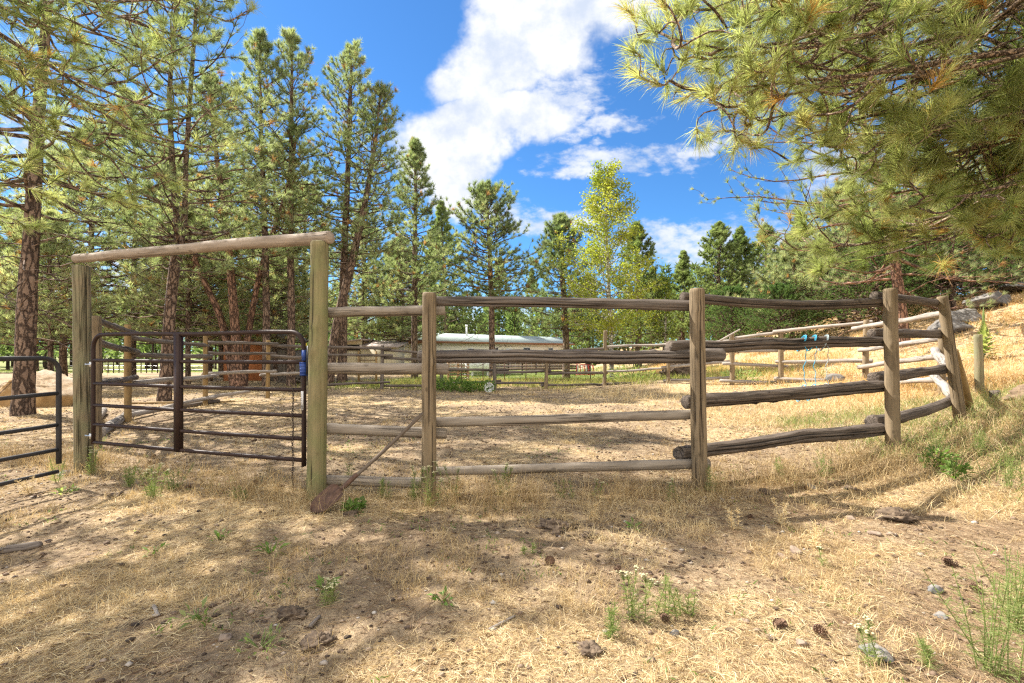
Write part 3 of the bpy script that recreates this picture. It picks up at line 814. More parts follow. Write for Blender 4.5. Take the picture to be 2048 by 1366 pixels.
# ---- shovel
sh = thing('shovel', at(660, 1000, 4.15), 'rusty long handled shovel leaning against the split fence post beside the green gate post', 'shovel')
hp0, hp1 = at(846, 826, 4.36), at(700, 962, 4.20)
mb = MB(); mb.tube([hp0 + (hp1 - hp0) * s + np.array((0, 0, -.012 * math.sin(s * math.pi))) for s in np.linspace(0, 1, 14)], [.012] + [.0165] * 12 + [.018], 12); mb.build('handle', M['shovel_handle'], sh, smooth=True)
hp2 = at(683, 979, 4.17)
mb = MB(); mb.tube([hp1 + (hp0 - hp1) * .10, hp1, hp1 * .5 + hp2 * .5, hp2, at(672, 990, 4.14)], [.021, .022, .022, .019, .012], 12); mb.build('socket', M['rust'], sh, smooth=True)
ax = norm(at(634, 1018, 4.05) - hp2)
sd = norm(np.cross(ax, np.array((-.15, -.80, .55))))
nrm = np.cross(sd, ax)
nu, nv = 15, 13
US, VS = np.meshgrid(np.linspace(0, 1, nu), np.linspace(-1, 1, nv), indexing='ij')
wid = .088 * np.interp(US, [0, .06, .14, .5, .75, .9, 1], [.35, .80, .97, 1.0, .92, .62, .12])
Lb = .29
P_ = hp2 + ax * (US * Lb)[..., None] + sd * (VS * wid)[..., None] + nrm * (.030 * VS ** 2 + .012 * np.cos(US * 3) - .03 * np.exp(-(VS / .22) ** 2) * (1 - US) * -1 + .02 * US ** 2)[..., None]
th_ = .0035
iu = (np.arange(nu - 1)[:, None] * nv + np.arange(nv - 1)[None, :])
fq_ = np.stack([iu, iu + 1, iu + nv + 1, iu + nv], -1).reshape(-1, 4)
Q_ = P_ - nrm * th_
mb = MB(); mb.add(P_.reshape(-1, 3), None, fq_); mb.add(Q_.reshape(-1, 3), None, fq_[:, ::-1])
NN = nu * nv
bd = [i * nv for i in range(nu)] + [(nu - 1) * nv + j for j in range(1, nv)] + [i * nv + nv - 1 for i in range(nu - 2, -1, -1)] + [j for j in range(nv - 2, 0, -1)]
mb.F4.append(np.array([(bd[i], bd[(i + 1) % len(bd)], bd[(i + 1) % len(bd)] + NN, bd[i] + NN) for i in range(len(bd))]))
mb.build('blade', M['rust'], sh, smooth=True)

# ---- twine on the right panel
def twine(px, w_, mt, label, lo_y=778, drop=1.0):
    Yt = 5.03 + (px - 1336) / 440 * .95
    o = thing('twine', at(px, 735, Yt), label, 'twine', 'blue twine tied between rails')
    ztop = at(px, 692 - (px - 1336) / 440 * 9, Yt)
    zbot = at(px, 804 - (px - 1369) / 407 * 31, Yt)
    def loop(c, r_, tilt):
        a = np.linspace(0, 2 * math.pi, 17)
        return np.stack([c[0] + tilt * np.sin(a + .6), c[1] + r_ * np.cos(a), c[2] + r_ * np.sin(a)], -1)
    mb = MB()
    mb.tube(loop(ztop, .094, .05), .0046, 6, cap=False); mb.tube(loop(ztop + np.array((.012, 0, 0)), .096, .055), .0046, 6, cap=False)
    mb.build('loop', M[mt], o, smooth=True)
    mb = MB()
    s_ = np.linspace(0, 1, 16)
    a_, b_ = ztop + np.array((-.01, -.098, -.04)), zbot + np.array((-.02, -.098, .05))
    pp = a_[None] * (1 - s_[:, None]) + b_[None] * s_[:, None] * 1.0
    pp[:, 0] += .012 * np.sin(s_ * 9 + px) + .01 * np.sin(s_ * 23)
    pp = pp[: max(4, int(16 * drop))]
    mb.tube(pp, .0038, 6); mb.build('strand', M[mt], o, smooth=True)
    if drop == 1.0:
        mb = MB(); mb.tube(loop(zbot, .098, .05), .0046, 6, cap=False)
        mb.tube([zbot + np.array((-.02, -.09, .05)), zbot + np.array((.03, -.1, .06)), zbot + np.array((.05, -.09, .03)), zbot + np.array((.02, -.09, .04))], .004, 6)
        mb.build('knot', M[mt], o, smooth=True)
    return o
twine(1602, 1, 'twine', 'leftmost blue twine looped round both dark rails of the right fence panel')
twine(1622, 1, 'twine', 'second blue twine looped round both dark rails right beside the leftmost one')
twine(1646, 1, 'twine_pale', 'pale faded twine hanging between the dark rails nearest the thick post')

# ---- old fence line outside the corral on the right
wp_ = thing('wire_fence', gpt(1957, 8.6), 'old wire strung from a short round grey post up the dry slope', 'fence')
b_ = gpt(1959, 8.6)
add_log('post', wp_, 'post_split', b_ + np.array((.01, 0, -.15)), at(1956, 669, 8.6), .066, .062, n=24, rough=.03, groove=[(3.6, .1, 1, .2, .09)])
for hh_ in (.35, .65, .95):
    mb = MB()
    e0, e1 = b_ + np.array((-.01, .07, hh_)), np.array((15.5, 13.5, float(hgt(15.5, 13.5)) + hh_ + .1))
    mb.tube([e0 + (e1 - e0) * s + np.array((0, 0, -.10 * 4 * s * (1 - s))) for s in np.linspace(0, 1, 14)], .0018, 4)
    mb.build('wire', M['galv'], wp_)
add_log('post', wp_, 'post_tan', (15.5, 13.5, float(hgt(15.5, 13.5)) - .1), (15.5, 13.5, float(hgt(15.5, 13.5)) + 1.2), .06, .06, n=14)
b_ = gpt(1992, 7.6)
st = thing('stump', b_, 'short sawn post stub on the slope right of the round grey post', 'stump')
add_log('trunk', st, 'rough_dark', b_ + np.array((0.02, 0, -.1)), b_ + np.array((-.03, 0, .17)), .075, .07, n=20, rough=.05)
br = thing('brace_pole', gpt(1936, 7.4), 'rotten reddish pole propped behind the leaning corner post', 'pole')
add_log('pole', br, 'post_gold', gpt(1944, 7.2, -.1), at(1908, 700, 6.85), .055, .045, n=14, rough=.06)

# ------------------------------------------------------------------ trees
def curves(S, az, el, L, curl, P, rg, wob=.06):
    """batch of curved shoots: start S (N,3), azimuth, elevation, length, upward curl -> (N,P,3)"""
    N = len(S)
    t = np.linspace(0, 1, P)[None]
    h = L[:, None] * t * np.cos(el)[:, None]
    z = L[:, None] * (np.sin(el)[:, None] * t + curl[:, None] * t * t)
    ph = rg.uniform(0, 6.28, (N, 2))
    lat = L[:, None] * wob * (np.sin(t * 5 + ph[:, :1]) - np.sin(ph[:, :1])) * 1.0
    z = z + L[:, None] * wob * .6 * (np.sin(t * 7 + ph[:, 1:]) - np.sin(ph[:, 1:]))
    ca, sa = np.cos(az)[:, None], np.sin(az)[:, None]
    return np.stack([S[:, :1] + h * ca - lat * sa, S[:, 1:2] + h * sa + lat * ca, S[:, 2:] + z], -1)
def sample(Cv, i, t):
    """point and tangent at parameter t (N,) of curve i (N,)"""
    P = Cv.shape[1]
    f = np.clip(t, 0, .9999) * (P - 1)
    k = f.astype(int)
    f = (f - k)[:, None]
    a, b = Cv[i, k], Cv[i, np.minimum(k + 1, P - 1)]
    return a * (1 - f) + b * f, norm(b - a)
def children(Cv, L, per, t0, t1, lf, spread, rg, elr=(-.1, .45), curl=(.1, .5), P=4, jitter=.3, wob=.07):
    N = len(Cv)
    i = np.repeat(np.arange(N), per)
    t = np.tile(np.linspace(t0, t1, per), N) + rg.uniform(-.5, .5, N * per) * (t1 - t0) / per
    S, T = sample(Cv, i, t)
    sgn = np.where(np.arange(len(i)) % 2, 1, -1)
    az = np.arctan2(T[:, 1], T[:, 0]) + sgn * rg.uniform(*spread, len(i))
    el = np.arctan2(T[:, 2], np.hypot(T[:, 0], T[:, 1])) * .6 + rg.uniform(*elr, len(i))
    l = L[i] * (1.15 - .75 * t) * lf * rg.uniform(1 - jitter, 1 + jitter, len(i))
    cl = rg.uniform(*curl, len(i))
    return curves(S, az, el, l, cl, P, rg, wob), l, i
def tufts(pos, dr, K, ln, wd, rg, tone, tsd=.10, cone=(.25, 1.25), stem=.35, seg=1, dead=.02):
    """bottle-brush of K needles at each twig end"""
    N = len(pos)
    tv = np.clip(tone + rg.normal(0, tsd, N), 0, .92)
    tv = np.where(rg.random(N) < dead, 1.0, tv)
    dr = norm(dr + np.array((0, 0, .25)) + rg.normal(0, .12, (N, 3)))
    i = np.repeat(np.arange(N), K)
    th = rg.uniform(*cone, N * K)
    r = norm(np.cross(dr[i], rg.normal(size=(N * K, 3))))
    d = norm(dr[i] * np.cos(th)[:, None] + r * np.sin(th)[:, None])
    sz = rg.uniform(.75, 1.15, N)[i] * ln
    P0 = pos[i] - dr[i] * (rg.uniform(0, 1, N * K) * stem * ln)[:, None]
    l = sz * rg.uniform(.75, 1.1, N * K)
    va = np.clip(tv[i] + rg.normal(0, .05, N * K) * (tv[i] < .95), 0, 1)
    return ribbons(P0, d, l, np.full(N * K, wd), rg, .22, seg, va)

def trunk_tube(mb, pts, rad, n=14, step=.25, seed=0, rough=.05, flare=0.0):
    pts, rad = np.asarray(pts, float), np.asarray(rad, float)
    s = np.concatenate([[0], np.cumsum(np.linalg.norm(np.diff(pts, axis=0), axis=1))])
    P = max(8, int(s[-1] / step))
    q = np.linspace(0, s[-1], P)
    q = np.sort(np.concatenate([q, [q[1] * .3, q[1] * .6]]))
    P = len(q)
    # smooth interpolation through the surveyed points
    c = np.stack([np.interp(q, s, pts[:, k]) for k in range(3)], -1)
    for _ in range(3):
        c[1:-1] = (c[:-2] + c[1:-1] * 2 + c[2:]) / 4
    r = np.interp(q, s, rad) * (1 + flare * np.exp(-q / .28))
    V, Fq, lc = tubes(c[None], r[None], n, seed)
    V = V.reshape(P, n, 3)
    a = np.arange(n) / n * 2 * math.pi
    nn = fbm(np.stack([np.cos(a)[None] * 1.3 + np.zeros((P, 1)), np.sin(a)[None] * 1.3 + np.zeros((P, 1)), (q * 1.6)[:, None] + np.zeros((1, n)) + seed], -1), 3)
    lob = np.cos(a * 5 + seed)[None] * flare * .35 * np.exp(-q / .2)[:, None]
    V = c[:, None] + (V - c[:, None]) * (1 + rough * nn + lob)[..., None]
    mb.add(V.reshape(-1, 3), None, Fq, lc)
    return c, r

def limb_tubes(mb, Cv, r0, r1, n):
    t = np.linspace(0, 1, Cv.shape[1])[None]
    V, Fq, lc = tubes(Cv, r0[:, None] * (1 - t) + r1[:, None] * t, n)
    mb.add(V, None, Fq, lc)

def pine(label, stems, Y, crown, nb, Lmax, K=22, ln=.19, wd=.012, seed=1, bark='bark', leaf='needle_mid', group='pine trees', prof='open', tone=.5, per=6, dead_low=14,
         droop=-.15, name='pine_tree', ext=None, cat='pine tree', sub=.42, cone=(.2, 1.15), tper=2, rootz=None, dead=.03):
    """stems: list of [(px,py,halfwidth_px), ...] from the ground up in surveyed pixels at distance Y;
    crown: (z at which living branches start, top z). prof gives the branch length along the height"""
    rg = np.random.default_rng(seed)
    base = at(stems[0][0][0], stems[0][0][1], Y)
    fat = math.cos(math.atan((stems[0][0][0] - CX) / F)) * .86
    gz = float(hgt(base[0], base[1]))
    root = thing(name, (base[0], base[1], gz), label, cat, group)
    tb, cb = MB(), MB()
    allp, alld = [], []
    for si, st in enumerate(stems):
        pts = np.array([at(a[0], a[1], Y + (.0 if si == 0 else .25 * si)) for a in st])
        rad = np.array([a[2] * Y / F * fat for a in st])
        if si == 0 or abs(pts[0][2] - gz) < .6:
            pts[0][2] = gz - .15
        c, r = trunk_tube(tb, pts, rad, 16 if Y < 16 else 10, .2 if Y < 16 else .4, seed + si, .07, .22)
        zt = c[-1][2]
        z0 = max(crown[0], gz + .8)
        n_ = int(nb * 1.4 * (1 if si == 0 else .7))
        zz = z0 + (zt - z0) * (np.linspace(0, 1, n_) ** .9)
        zz = zz + rg.normal(0, .06, n_)
        zz = np.clip(zz, z0, zt - .05)
        S = np.stack([np.interp(zz, c[:, 2], c[:, k]) for k in range(3)], -1)
        rr = np.interp(zz, c[:, 2], r)
        f = (zz - z0) / max(zt - z0, .1)
        if prof == 'open':
            L = Lmax * np.interp(f, [0, .15, .5, .8, 1], [.75, 1.0, .85, .5, .14])
        elif prof == 'cone':
            L = Lmax * np.interp(f, [0, .1, .5, .85, 1], [.8, 1.0, .68, .3, .07])
        elif prof == 'column':
            L = Lmax * np.interp(f, [0, .1, .6, .85, 1], [.7, 1.0, .8, .5, .15])
        L = 1.08 * L * rg.uniform(.65, 1.2, n_)
        az = np.arange(n_) * 2.399 + rg.normal(0, .3, n_)
        el = np.interp(f, [0, .5, 1], [droop, .18, 1.0]) + rg.normal(0, .12, n_)
        cl = rg.uniform(.1, .35, n_) * (1 - f * .5)
        B = curves(S, az, el, L, cl, 7, rg, .05)
        limb_tubes(tb, B, np.minimum(rr * .45, .012 + L * .012), np.full(n_, .006 * (1 + Y / 40)), 5 if Y < 16 else 4)
        Sb, Ls, _ = children(B, L, per, .28, .98, sub, (.45, 1.1), rg)
        limb_tubes(tb, Sb, .004 + Ls * .008, np.full(len(Ls), .004 * (1 + Y / 40)), 3)
        i = np.repeat(np.arange(len(Sb)), tper)
        t = np.tile(np.linspace(.45, 1, tper), len(Sb))
        a_, d_ = sample(Sb, i, t)
        side = rg.normal(0, .45, (len(a_), 3))
        allp.append(a_ + side * ln * .3); alld.append(norm(d_ + side * (t < .99)[:, None]))
        i = np.repeat(np.arange(n_), 3)
        a_, d_ = sample(B, i, np.tile([.8, .92, 1.0], n_))
        allp.append(a_); alld.append(d_)
        # the leader
        zl = np.linspace(zt - min(.8, zt * .1), zt, 6)
        allp.append(np.stack([np.interp(zl, c[:, 2], c[:, k]) for k in range(3)], -1)); alld.append(np.tile([[0, 0, 1.0]], (6, 1)))
        # bare, dead lower twigs
        if dead_low:
            zd = rg.uniform(max(gz + .7, z0 - 2.6), z0 + 1.5, dead_low)
            S = np.stack([np.interp(zd, c[:, 2], c[:, k]) for k in range(3)], -1)
            Ld = rg.uniform(.4, 1.0, dead_low) * Lmax * .75
            Bd = curves(S, rg.uniform(0, 6.28, dead_low), rg.uniform(-.45, .25, dead_low), Ld, rg.uniform(-.35, .4, dead_low), 8, rg, .09)
            limb_tubes(tb, Bd, .008 + Ld * .006, np.full(dead_low, .004), 4)
            Sd, Ls, _ = children(Bd, Ld, 4, .3, .95, .45, (.4, 1.2), rg, (-.5, .4), (-.7, .7), 6, wob=.16)
            limb_tubes(tb, Sd, np.full(len(Ls), .006), np.full(len(Ls), .003), 3)
    tb.build('trunk', M[bark], root, smooth=True)
    pos, dr = np.concatenate(allp), np.concatenate(alld)
    clump = vnoise(pos * .9 + seed) * .22
    V, F3, va = tufts(pos, dr, int(K * 1.5), ln * (1.22 if Y < 30 else 1.0), wd * 1.15, rg, tone + .12 + clump, .12, cone, dead=dead)
    cb.add(V, F3, None, None, va)
    cb.build('crown', M[leaf], root)
    return root

def place_copy(src, x, y, rz, sc, label, group, cat='pine tree'):
    r = src.copy(); C.objects.link(r)
    r.location = (x, y, float(hgt(x, y)) - .1)
    r.rotation_euler = (0, 0, rz)
    r.scale = (sc, sc, sc)
    tag(r, label, cat, group)
    for ch in list(src.children):
        c_ = ch.copy(); C.objects.link(c_); c_.parent = r
    return r

G = 'pine trees around the corral'
# left big trunk
pine('thick straight pine trunk with plated bark standing at the left edge beside the tan boulder', [[(46, 826, 29), (52, 640, 26), (62, 480, 22), (72, 300, 18), (84, 150, 15), (96, 0, 12), (108, -160, 9), (116, -330, 5), (120, -430, 2)]], 10.6, (4.0, 0), 62, 3.0,
     K=30, ln=.20, wd=.0085, seed=11, per=6, dead_low=26, tone=.45, group=G, prof='open', tper=3)
pine('forked pine behind the top beam whose two stems rise above the gate brace',
     [[(328, 802, 17), (334, 700, 15), (343, 590, 14), (350, 520, 14), (362, 478, 14), (352, 430, 8), (345, 340, 8), (338, 190, 6), (350, 40, 5), (356, -60, 3), (358, -130, 2)],
      [(360, 480, 9), (370, 440, 8), (371, 340, 7), (378, 220, 6), (390, 60, 5), (396, -60, 3), (398, -120, 2)]], 13.3, (3.6, 0), 50, 2.3, K=26, ln=.19, wd=.010, seed=12, per=6, dead_low=20, group=G, tone=.5)
pine('pine with three leaning stems from one root in front of the orange shed',
     [[(478, 776, 20), (474, 700, 12), (466, 600, 11), (458, 500, 9), (446, 400, 8), (434, 320, 6), (424, 240, 5), (420, 170, 3)],
      [(472, 772, 14), (456, 690, 10), (444, 640, 9), (428, 600, 8), (398, 545, 7), (378, 480, 6), (360, 400, 4), (350, 330, 2)],
      [(484, 772, 13), (492, 700, 9), (504, 620, 8), (526, 520, 7), (556, 440, 6), (574, 380, 5), (588, 320, 3), (594, 260, 2)]], 18.2, (4.2, 0), 40, 2.0, K=20, ln=.19, wd=.013, seed=13, per=6, bark='bark_red', dead_low=12, group=G, tone=.55)
pine('slim pine directly right of the leaning stems with its tip left of the forked tip', [[(532, 774, 10), (533, 640, 9), (531, 500, 8), (526, 360, 6), (521, 220, 4), (519, 75, 2)]], 18.6, (5.0, 0), 56, 1.7, K=20, ln=.18, wd=.013, seed=14, group=G, tone=.62, prof='column')
pine('slim pine with dark straight trunk just left of the green gate post', [[(582, 772, 11), (583, 640, 9), (581, 500, 8), (582, 380, 7), (583, 240, 5), (584, 76, 2)]], 18.8, (4.6, 0), 58, 1.8, K=20, ln=.18, wd=.013, seed=15, group=G, tone=.5, prof='column')
pine('straight pine rising behind the short rails between the gate post and the split post', [[(684, 768, 12), (686, 640, 10), (688, 520, 9), (694, 380, 7), (700, 240, 5), (703, 105, 2)]], 20, (4.8, 0), 62, 2.0, K=20, ln=.18, wd=.014, seed=16, group=G, tone=.58, prof='column')
pine('pine leaning to the right that crosses the straight trunk behind the short rails', [[(655, 766, 13), (666, 690, 11), (680, 620, 11), (700, 540, 10), (724, 440, 8), (742, 340, 6), (754, 260, 4), (760, 190, 2)]], 19.3, (4.6, 0), 52, 1.9, K=20, ln=.18, wd=.014, seed=17, group=G, tone=.48, prof='column')
pine('pine with straight thin trunk just left of the split fence post', [[(829, 764, 8), (829, 640, 7), (830, 500, 6), (831, 400, 4), (830, 284, 1.5)]], 25, (3.4, 0), 80, 2.1, K=18, ln=.20, wd=.018, seed=18, group=G, tone=.50, prof='cone')
pine('pine with low spreading limbs before the pale long house, just right of the split post', [[(985, 768, 7.5), (984, 690, 7), (983, 600, 6.5), (980, 520, 5.5), (976, 450, 4), (973, 384, 1.5)]], 22.5, (3.4, 0), 76, 2.2, K=22, ln=.19, wd=.016, seed=19, group=G, tone=.45, prof='open', dead_low=26)
pine('dark bushy pine shading the right end of the pale long house', [[(1132, 752, 9), (1133, 690, 8), (1128, 600, 7), (1122, 520, 5), (1120, 436, 1.5)]], 27, (2.2, 0), 88, 2.5, K=18, ln=.22, wd=.022, seed=20, group=G, tone=.36, prof='cone', dead_low=14)
pine('full green pine right behind the pale aspen', [[(1277, 745, 8), (1277, 600, 6), (1273, 450, 1.5)]], 34, (1.2, 0), 110, 2.5, K=14, ln=.24, wd=.035, seed=21, leaf='needle_far', group=G, tone=.42, prof='cone', dead_low=0)
pine('small narrow conifer standing alone left of the full double pines', [[(1365, 742, 5), (1366, 640, 4), (1367, 506, 1)]], 38, (.9, 0), 84, 1.45, K=12, ln=.24, wd=.038, seed=22, leaf='needle_far', group=G, tone=.52, prof='cone', dead_low=0)
pA = pine('tall dense pine left in the pair beyond the corral rails', [[(1437, 738, 8), (1437, 600, 6), (1438, 452, 1.5)]], 36, (.8, 0), 130, 2.7, K=15, ln=.23, wd=.034, seed=23, leaf='needle_far', group=G, tone=.55, prof='cone', dead_low=0)
pB = pine('tall dense pine right in the pair beyond the corral rails', [[(1482, 736, 7), (1482, 600, 6), (1480, 460, 1.5)]], 37, (.8, 0), 115, 2.1, K=15, ln=.23, wd=.034, seed=24, leaf='needle_far', group=G, tone=.48, prof='cone', dead_low=0)
# right side
pine('large red barked pine leaning left on the hillside behind the thick fence post', [[(1806, 668, 19), (1800, 600, 15), (1786, 500, 12), (1770, 420, 11), (1748, 330, 10), (1730, 268, 9), (1716, 180, 7), (1704, 60, 5), (1698, -60, 3), (1695, -130, 1.5)]], 17.5, (3.8, 0), 66, 5.0,
     K=24, ln=.20, wd=.013, seed=25, bark='bark_red', per=8, dead_low=5, group=G, tone=.55, droop=-.3, sub=.34)
pine('bright green young pine behind the far corral posts', [[(1585, 725, 6), (1585, 640, 5), (1588, 500, 1.5)]], 26, (1.2, 0), 66, 2.6, K=18, ln=.22, wd=.020, seed=26, leaf='needle_mid', group=G, tone=.62, prof='cone', dead_low=6)

# aspen
def broadleaf(label, stem, Y, nb, Lmax, nleaf, size, seed, name='aspen_tree', cat='aspen', leaf='aspen_leaf', bark='bark_aspen', z0=1.6, el0=.7, tone=.5, group=None):
    rg = np.random.default_rng(seed)
    base = at(stem[0][0], stem[0][1], Y)
    gz = float(hgt(base[0], base[1]))
    root = thing(name, (base[0], base[1], gz), label, cat, group)
    pts = np.array([at(a[0], a[1], Y) for a in stem]); pts[0][2] = gz - .1
    tb, cb = MB(), MB()
    c, r = trunk_tube(tb, pts, np.array([a[2] * Y / F for a in stem]), 9, .4, seed, .04)
    zt = c[-1][2]
    zz = gz + z0 + (zt - .1 - gz - z0) * np.linspace(0, 1, nb)
    S = np.stack([np.interp(zz, c[:, 2], c[:, k]) for k in range(3)], -1)
    f = np.linspace(0, 1, nb)
    L = Lmax * np.interp(f, [0, .15, .4, .75, 1], [.7, 1.0, .85, .45, .2]) * rg.uniform(.6, 1.2, nb)
    B = curves(S, np.arange(nb) * 2.399 + rg.normal(0, .4, nb), np.full(nb, el0) + rg.normal(0, .15, nb), L, rg.uniform(-.1, .2, nb), 6, rg, .06)
    limb_tubes(tb, B, .006 + L * .010, np.full(nb, .005), 4)
    Sb, Ls, _ = children(B, L, 6, .25, .98, .42, (.3, 1.0), rg, (-.2, .6), (-.3, .3))
    limb_tubes(tb, Sb, .003 + Ls * .006, np.full(len(Ls), .003), 3)
    n_ = nleaf
    i = rg.integers(0, len(Sb), n_)
    a_, d_ = sample(Sb, i, rg.uniform(.15, 1.0, n_))
    clump = rg.normal(0, .12, (n_, 3))
    a_ = a_ + clump
    d1 = norm(rg.normal(size=(n_, 3)))
    d2 = norm(np.cross(d1, rg.normal(size=(n_, 3))))
    s_ = (size * rg.uniform(.7, 1.2, n_))[:, None]
    V = np.stack([a_ - d1 * s_ * .5, a_ + d2 * s_ * .42, a_ + d1 * s_ * .5, a_ - d2 * s_ * .42], 1).reshape(-1, 3)
    tv = np.clip(tone + vnoise(a_ * 1.1) * .3 + rg.normal(0, .15, n_), 0, 1)
    cb.add(V, None, np.arange(n_ * 4).reshape(-1, 4), None, np.repeat(tv, 4))
    tb.build('trunk', M[bark], root, smooth=True)
    cb.build('crown', M[leaf], root)
    return root
broadleaf('pale yellow green aspen with thin white trunk in the middle of the tree line', [(1224, 764, 4.5), (1222, 660, 4), (1217, 560, 3.5), (1212, 450, 2.5), (1214, 345, 1)], 21, 90, 2.6, 21000, .085, 31, tone=.8, el0=.45)
broadleaf('small thin yellowing tree between the aspen and the lone narrow conifer', [(1330, 742, 2.5), (1331, 640, 2), (1330, 556, 1)], 33, 34, 1.5, 2200, .12, 32, cat='tree', name='sapling_tree', tone=.35)

# unseen source variants for filler trees are themselves the first of each kind in view
FG = 'filler pines beyond the fences'
vA = pine('tall far pine rising behind the near end of the pale house', [[(893, 736, 4), (890, 600, 4), (882, 410, 1.2)]], 62, (1.0, 0), 100, 4.0, K=13, ln=.42, wd=.07, seed=41, leaf='needle_far', group=FG, tone=.5, prof='cone', dead_low=0)
vB = pine('tall pine with bare lower trunk behind the left gate brace', [[(266, 757, 8), (268, 600, 7), (270, 420, 5), (268, 200, 2)]], 24, (3.4, 0), 70, 2.9, K=17, ln=.22, wd=.020, seed=42, leaf='needle_mid', group=FG, tone=.60, prof='open', dead_low=10)
vC = pine('pine with short thick trunk standing behind the tan boulder', [[(126, 746, 11), (127, 640, 9), (128, 480, 6), (130, 320, 3)]], 28, (2.4, 0), 78, 3.6, K=16, ln=.25, wd=.026, seed=43, leaf='needle_mid', group=FG, tone=.66, prof='open', dead_low=10)
vD = pine('young bushy pine seen between the forked pine and the leaning stems', [[(420, 752, 6), (420, 640, 5), (424, 470, 1.5)]], 23, (1.6, 0), 66, 2.4, K=17, ln=.22, wd=.020, seed=44, leaf='needle_mid', group=FG, tone=.68, prof='cone', dead_low=6)
fill = [
 (vD, -17.0, 17.5, 2.6, .9, 'low bushy pine between the thick left trunk and the left gateway post'),
 (vD, -24.5, 24, .6, 1.2, 'low bushy pine at the left edge above the grey gate'),
 (vD, -11.2, 22.5, .2, .95, 'bushy pine between the orange shed and the slim pines'),
 (vD, -8.8, 38, 3.3, 1.5, 'far bushy pine just left of the green gate post'),
 (vC, -26.0, 22, 1.0, .95, 'sunlit pine at the far left edge beyond the grey gate'),
 (vC, -18.6, 21, 2.2, .85, 'pine filling the gap between the thick left trunk and the left gateway post'),
 (vB, -21.5, 30, 4.0, 1.0, 'tall pine towering behind the thick left trunk'),
 (vD, -13.3, 19.5, 1.2, 1.0, 'low bushy pine beside the left gateway post above the metal gate'),
 (vD, -19.5, 27, 3.4, 1.25, 'bushy pine behind the left gateway post'),
 (vC, -16.5, 27, 5.1, .9, 'pine just left of the forked pine, further back'),
 (vB, -12.5, 25, 2.0, .85, 'pine between the forked pine and the leaning stems, further back'),
 (vC, -13.6, 31, .4, .95, 'broad pine behind the orange shed'),
 (vD, -13.6, 28, 2.9, 1.15, 'young pine right behind the plank side of the orange shed'),
 (vC, -12.3, 40, 3.7, .95, 'broad pine above the tan shed roof'),
 (vD, -9.6, 40, 4.6, 1.5, 'bushy pine rising behind the tan shed wall'),
 (vB, -12.0, 38, .9, .95, 'pine standing behind the tan shed on its left'),
 (vA, -11.0, 66, 2.0, .9, 'far pine rising behind the gable of the pale house'),
 (vA, -2.2, 76, 4.0, .8, 'far pine behind the roof of the pale house, left of its stove pipe'),
 (vA, 3.5, 80, 5.0, .75, 'far pine behind the roof of the pale house, right of its stove pipe'),
 (pB, 5.6, 35, 1.0, .85, 'green pine filling the gap between the dark bushy pine and the aspen'),
 (pB, 13.0, 44, 1.0, .95, 'dense pine behind the small thin yellowing tree'),
 (pA, 22.5, 42, 2.6, 1.0, 'dense pine right beside the tall pair, partly behind hanging needles'),
 (pB, 20.0, 33, .6, .9, 'dense pine at the foot of the hill beyond the corral'),
 (pA, 27.0, 38, 4.4, 1.0, 'dense pine on the hill left of the red barked pine'),
 (vD, 17.8, 25.5, 2.0, 1.1, 'young pine on the slope left of the red barked trunk'),
 (vC, 24.0, 29, 1.0, .9, 'broad pine on the hill right behind the red barked trunk'),
 (vC, 31.5, 31, 3.0, 1.0, 'broad pine on the hill above the grey outcrop'),
 (vB, 36.0, 33, 5.0, 1.0, 'pine on the hill at the right edge'),
 (pA, 33.0, 41, .3, 1.0, 'tall dense pine high on the hill behind the outcrop'),
]
for (src, x, y, rz, sc, lb) in fill:
    place_copy(src, x, y, rz, sc, lb, FG)
# firs behind the outcrop
fA = pine('bright green fir right behind the grey outcrop on the hill', [[(1905, 606, 9), (1905, 500, 6), (1902, 380, 1.5)]], 21.5, (1.0, 0), 110, 3.4, K=16, ln=.10, wd=.022, seed=51, leaf='fir', group='firs on the hill', tone=.5, prof='cone', dead_low=0, name='fir_tree', cat='fir', per=9, tper=4)
place_copy(fA, 25.5, 23.5, 2.0, 1.0, 'dark fir behind the right end of the grey outcrop', 'firs on the hill', 'fir')
for (x_, y_, r_, s_, l_) in ((22.0, 26.5, 1.3, 1.1, 'tall fir between the outcrop firs, further up the hill'), (28.5, 27.0, 3.3, 1.15, 'tall fir at the right edge above the outcrop'),
                             (19.0, 27.5, 5.0, .95, 'fir on the hill just right of the red barked trunk, further back'), (13.8, 24.5, 2.2, .6, 'low fir behind the far rails on the hill foot'), (24.5, 31.0, .7, 1.2, 'fir far up the hill between its neighbours')):
    place_copy(fA, x_, y_, r_, s_, l_, 'firs on the hill', 'fir')
place_copy(fA, 16.9, 22.0, 4.0, .75, 'small fir left of the red barked trunk on the hill', 'firs on the hill', 'fir')
place_copy(fA, 13.4, 29.0, 1.0, .7, 'small bright fir on the flat beyond the slanted loose pole', 'firs on the hill', 'fir')

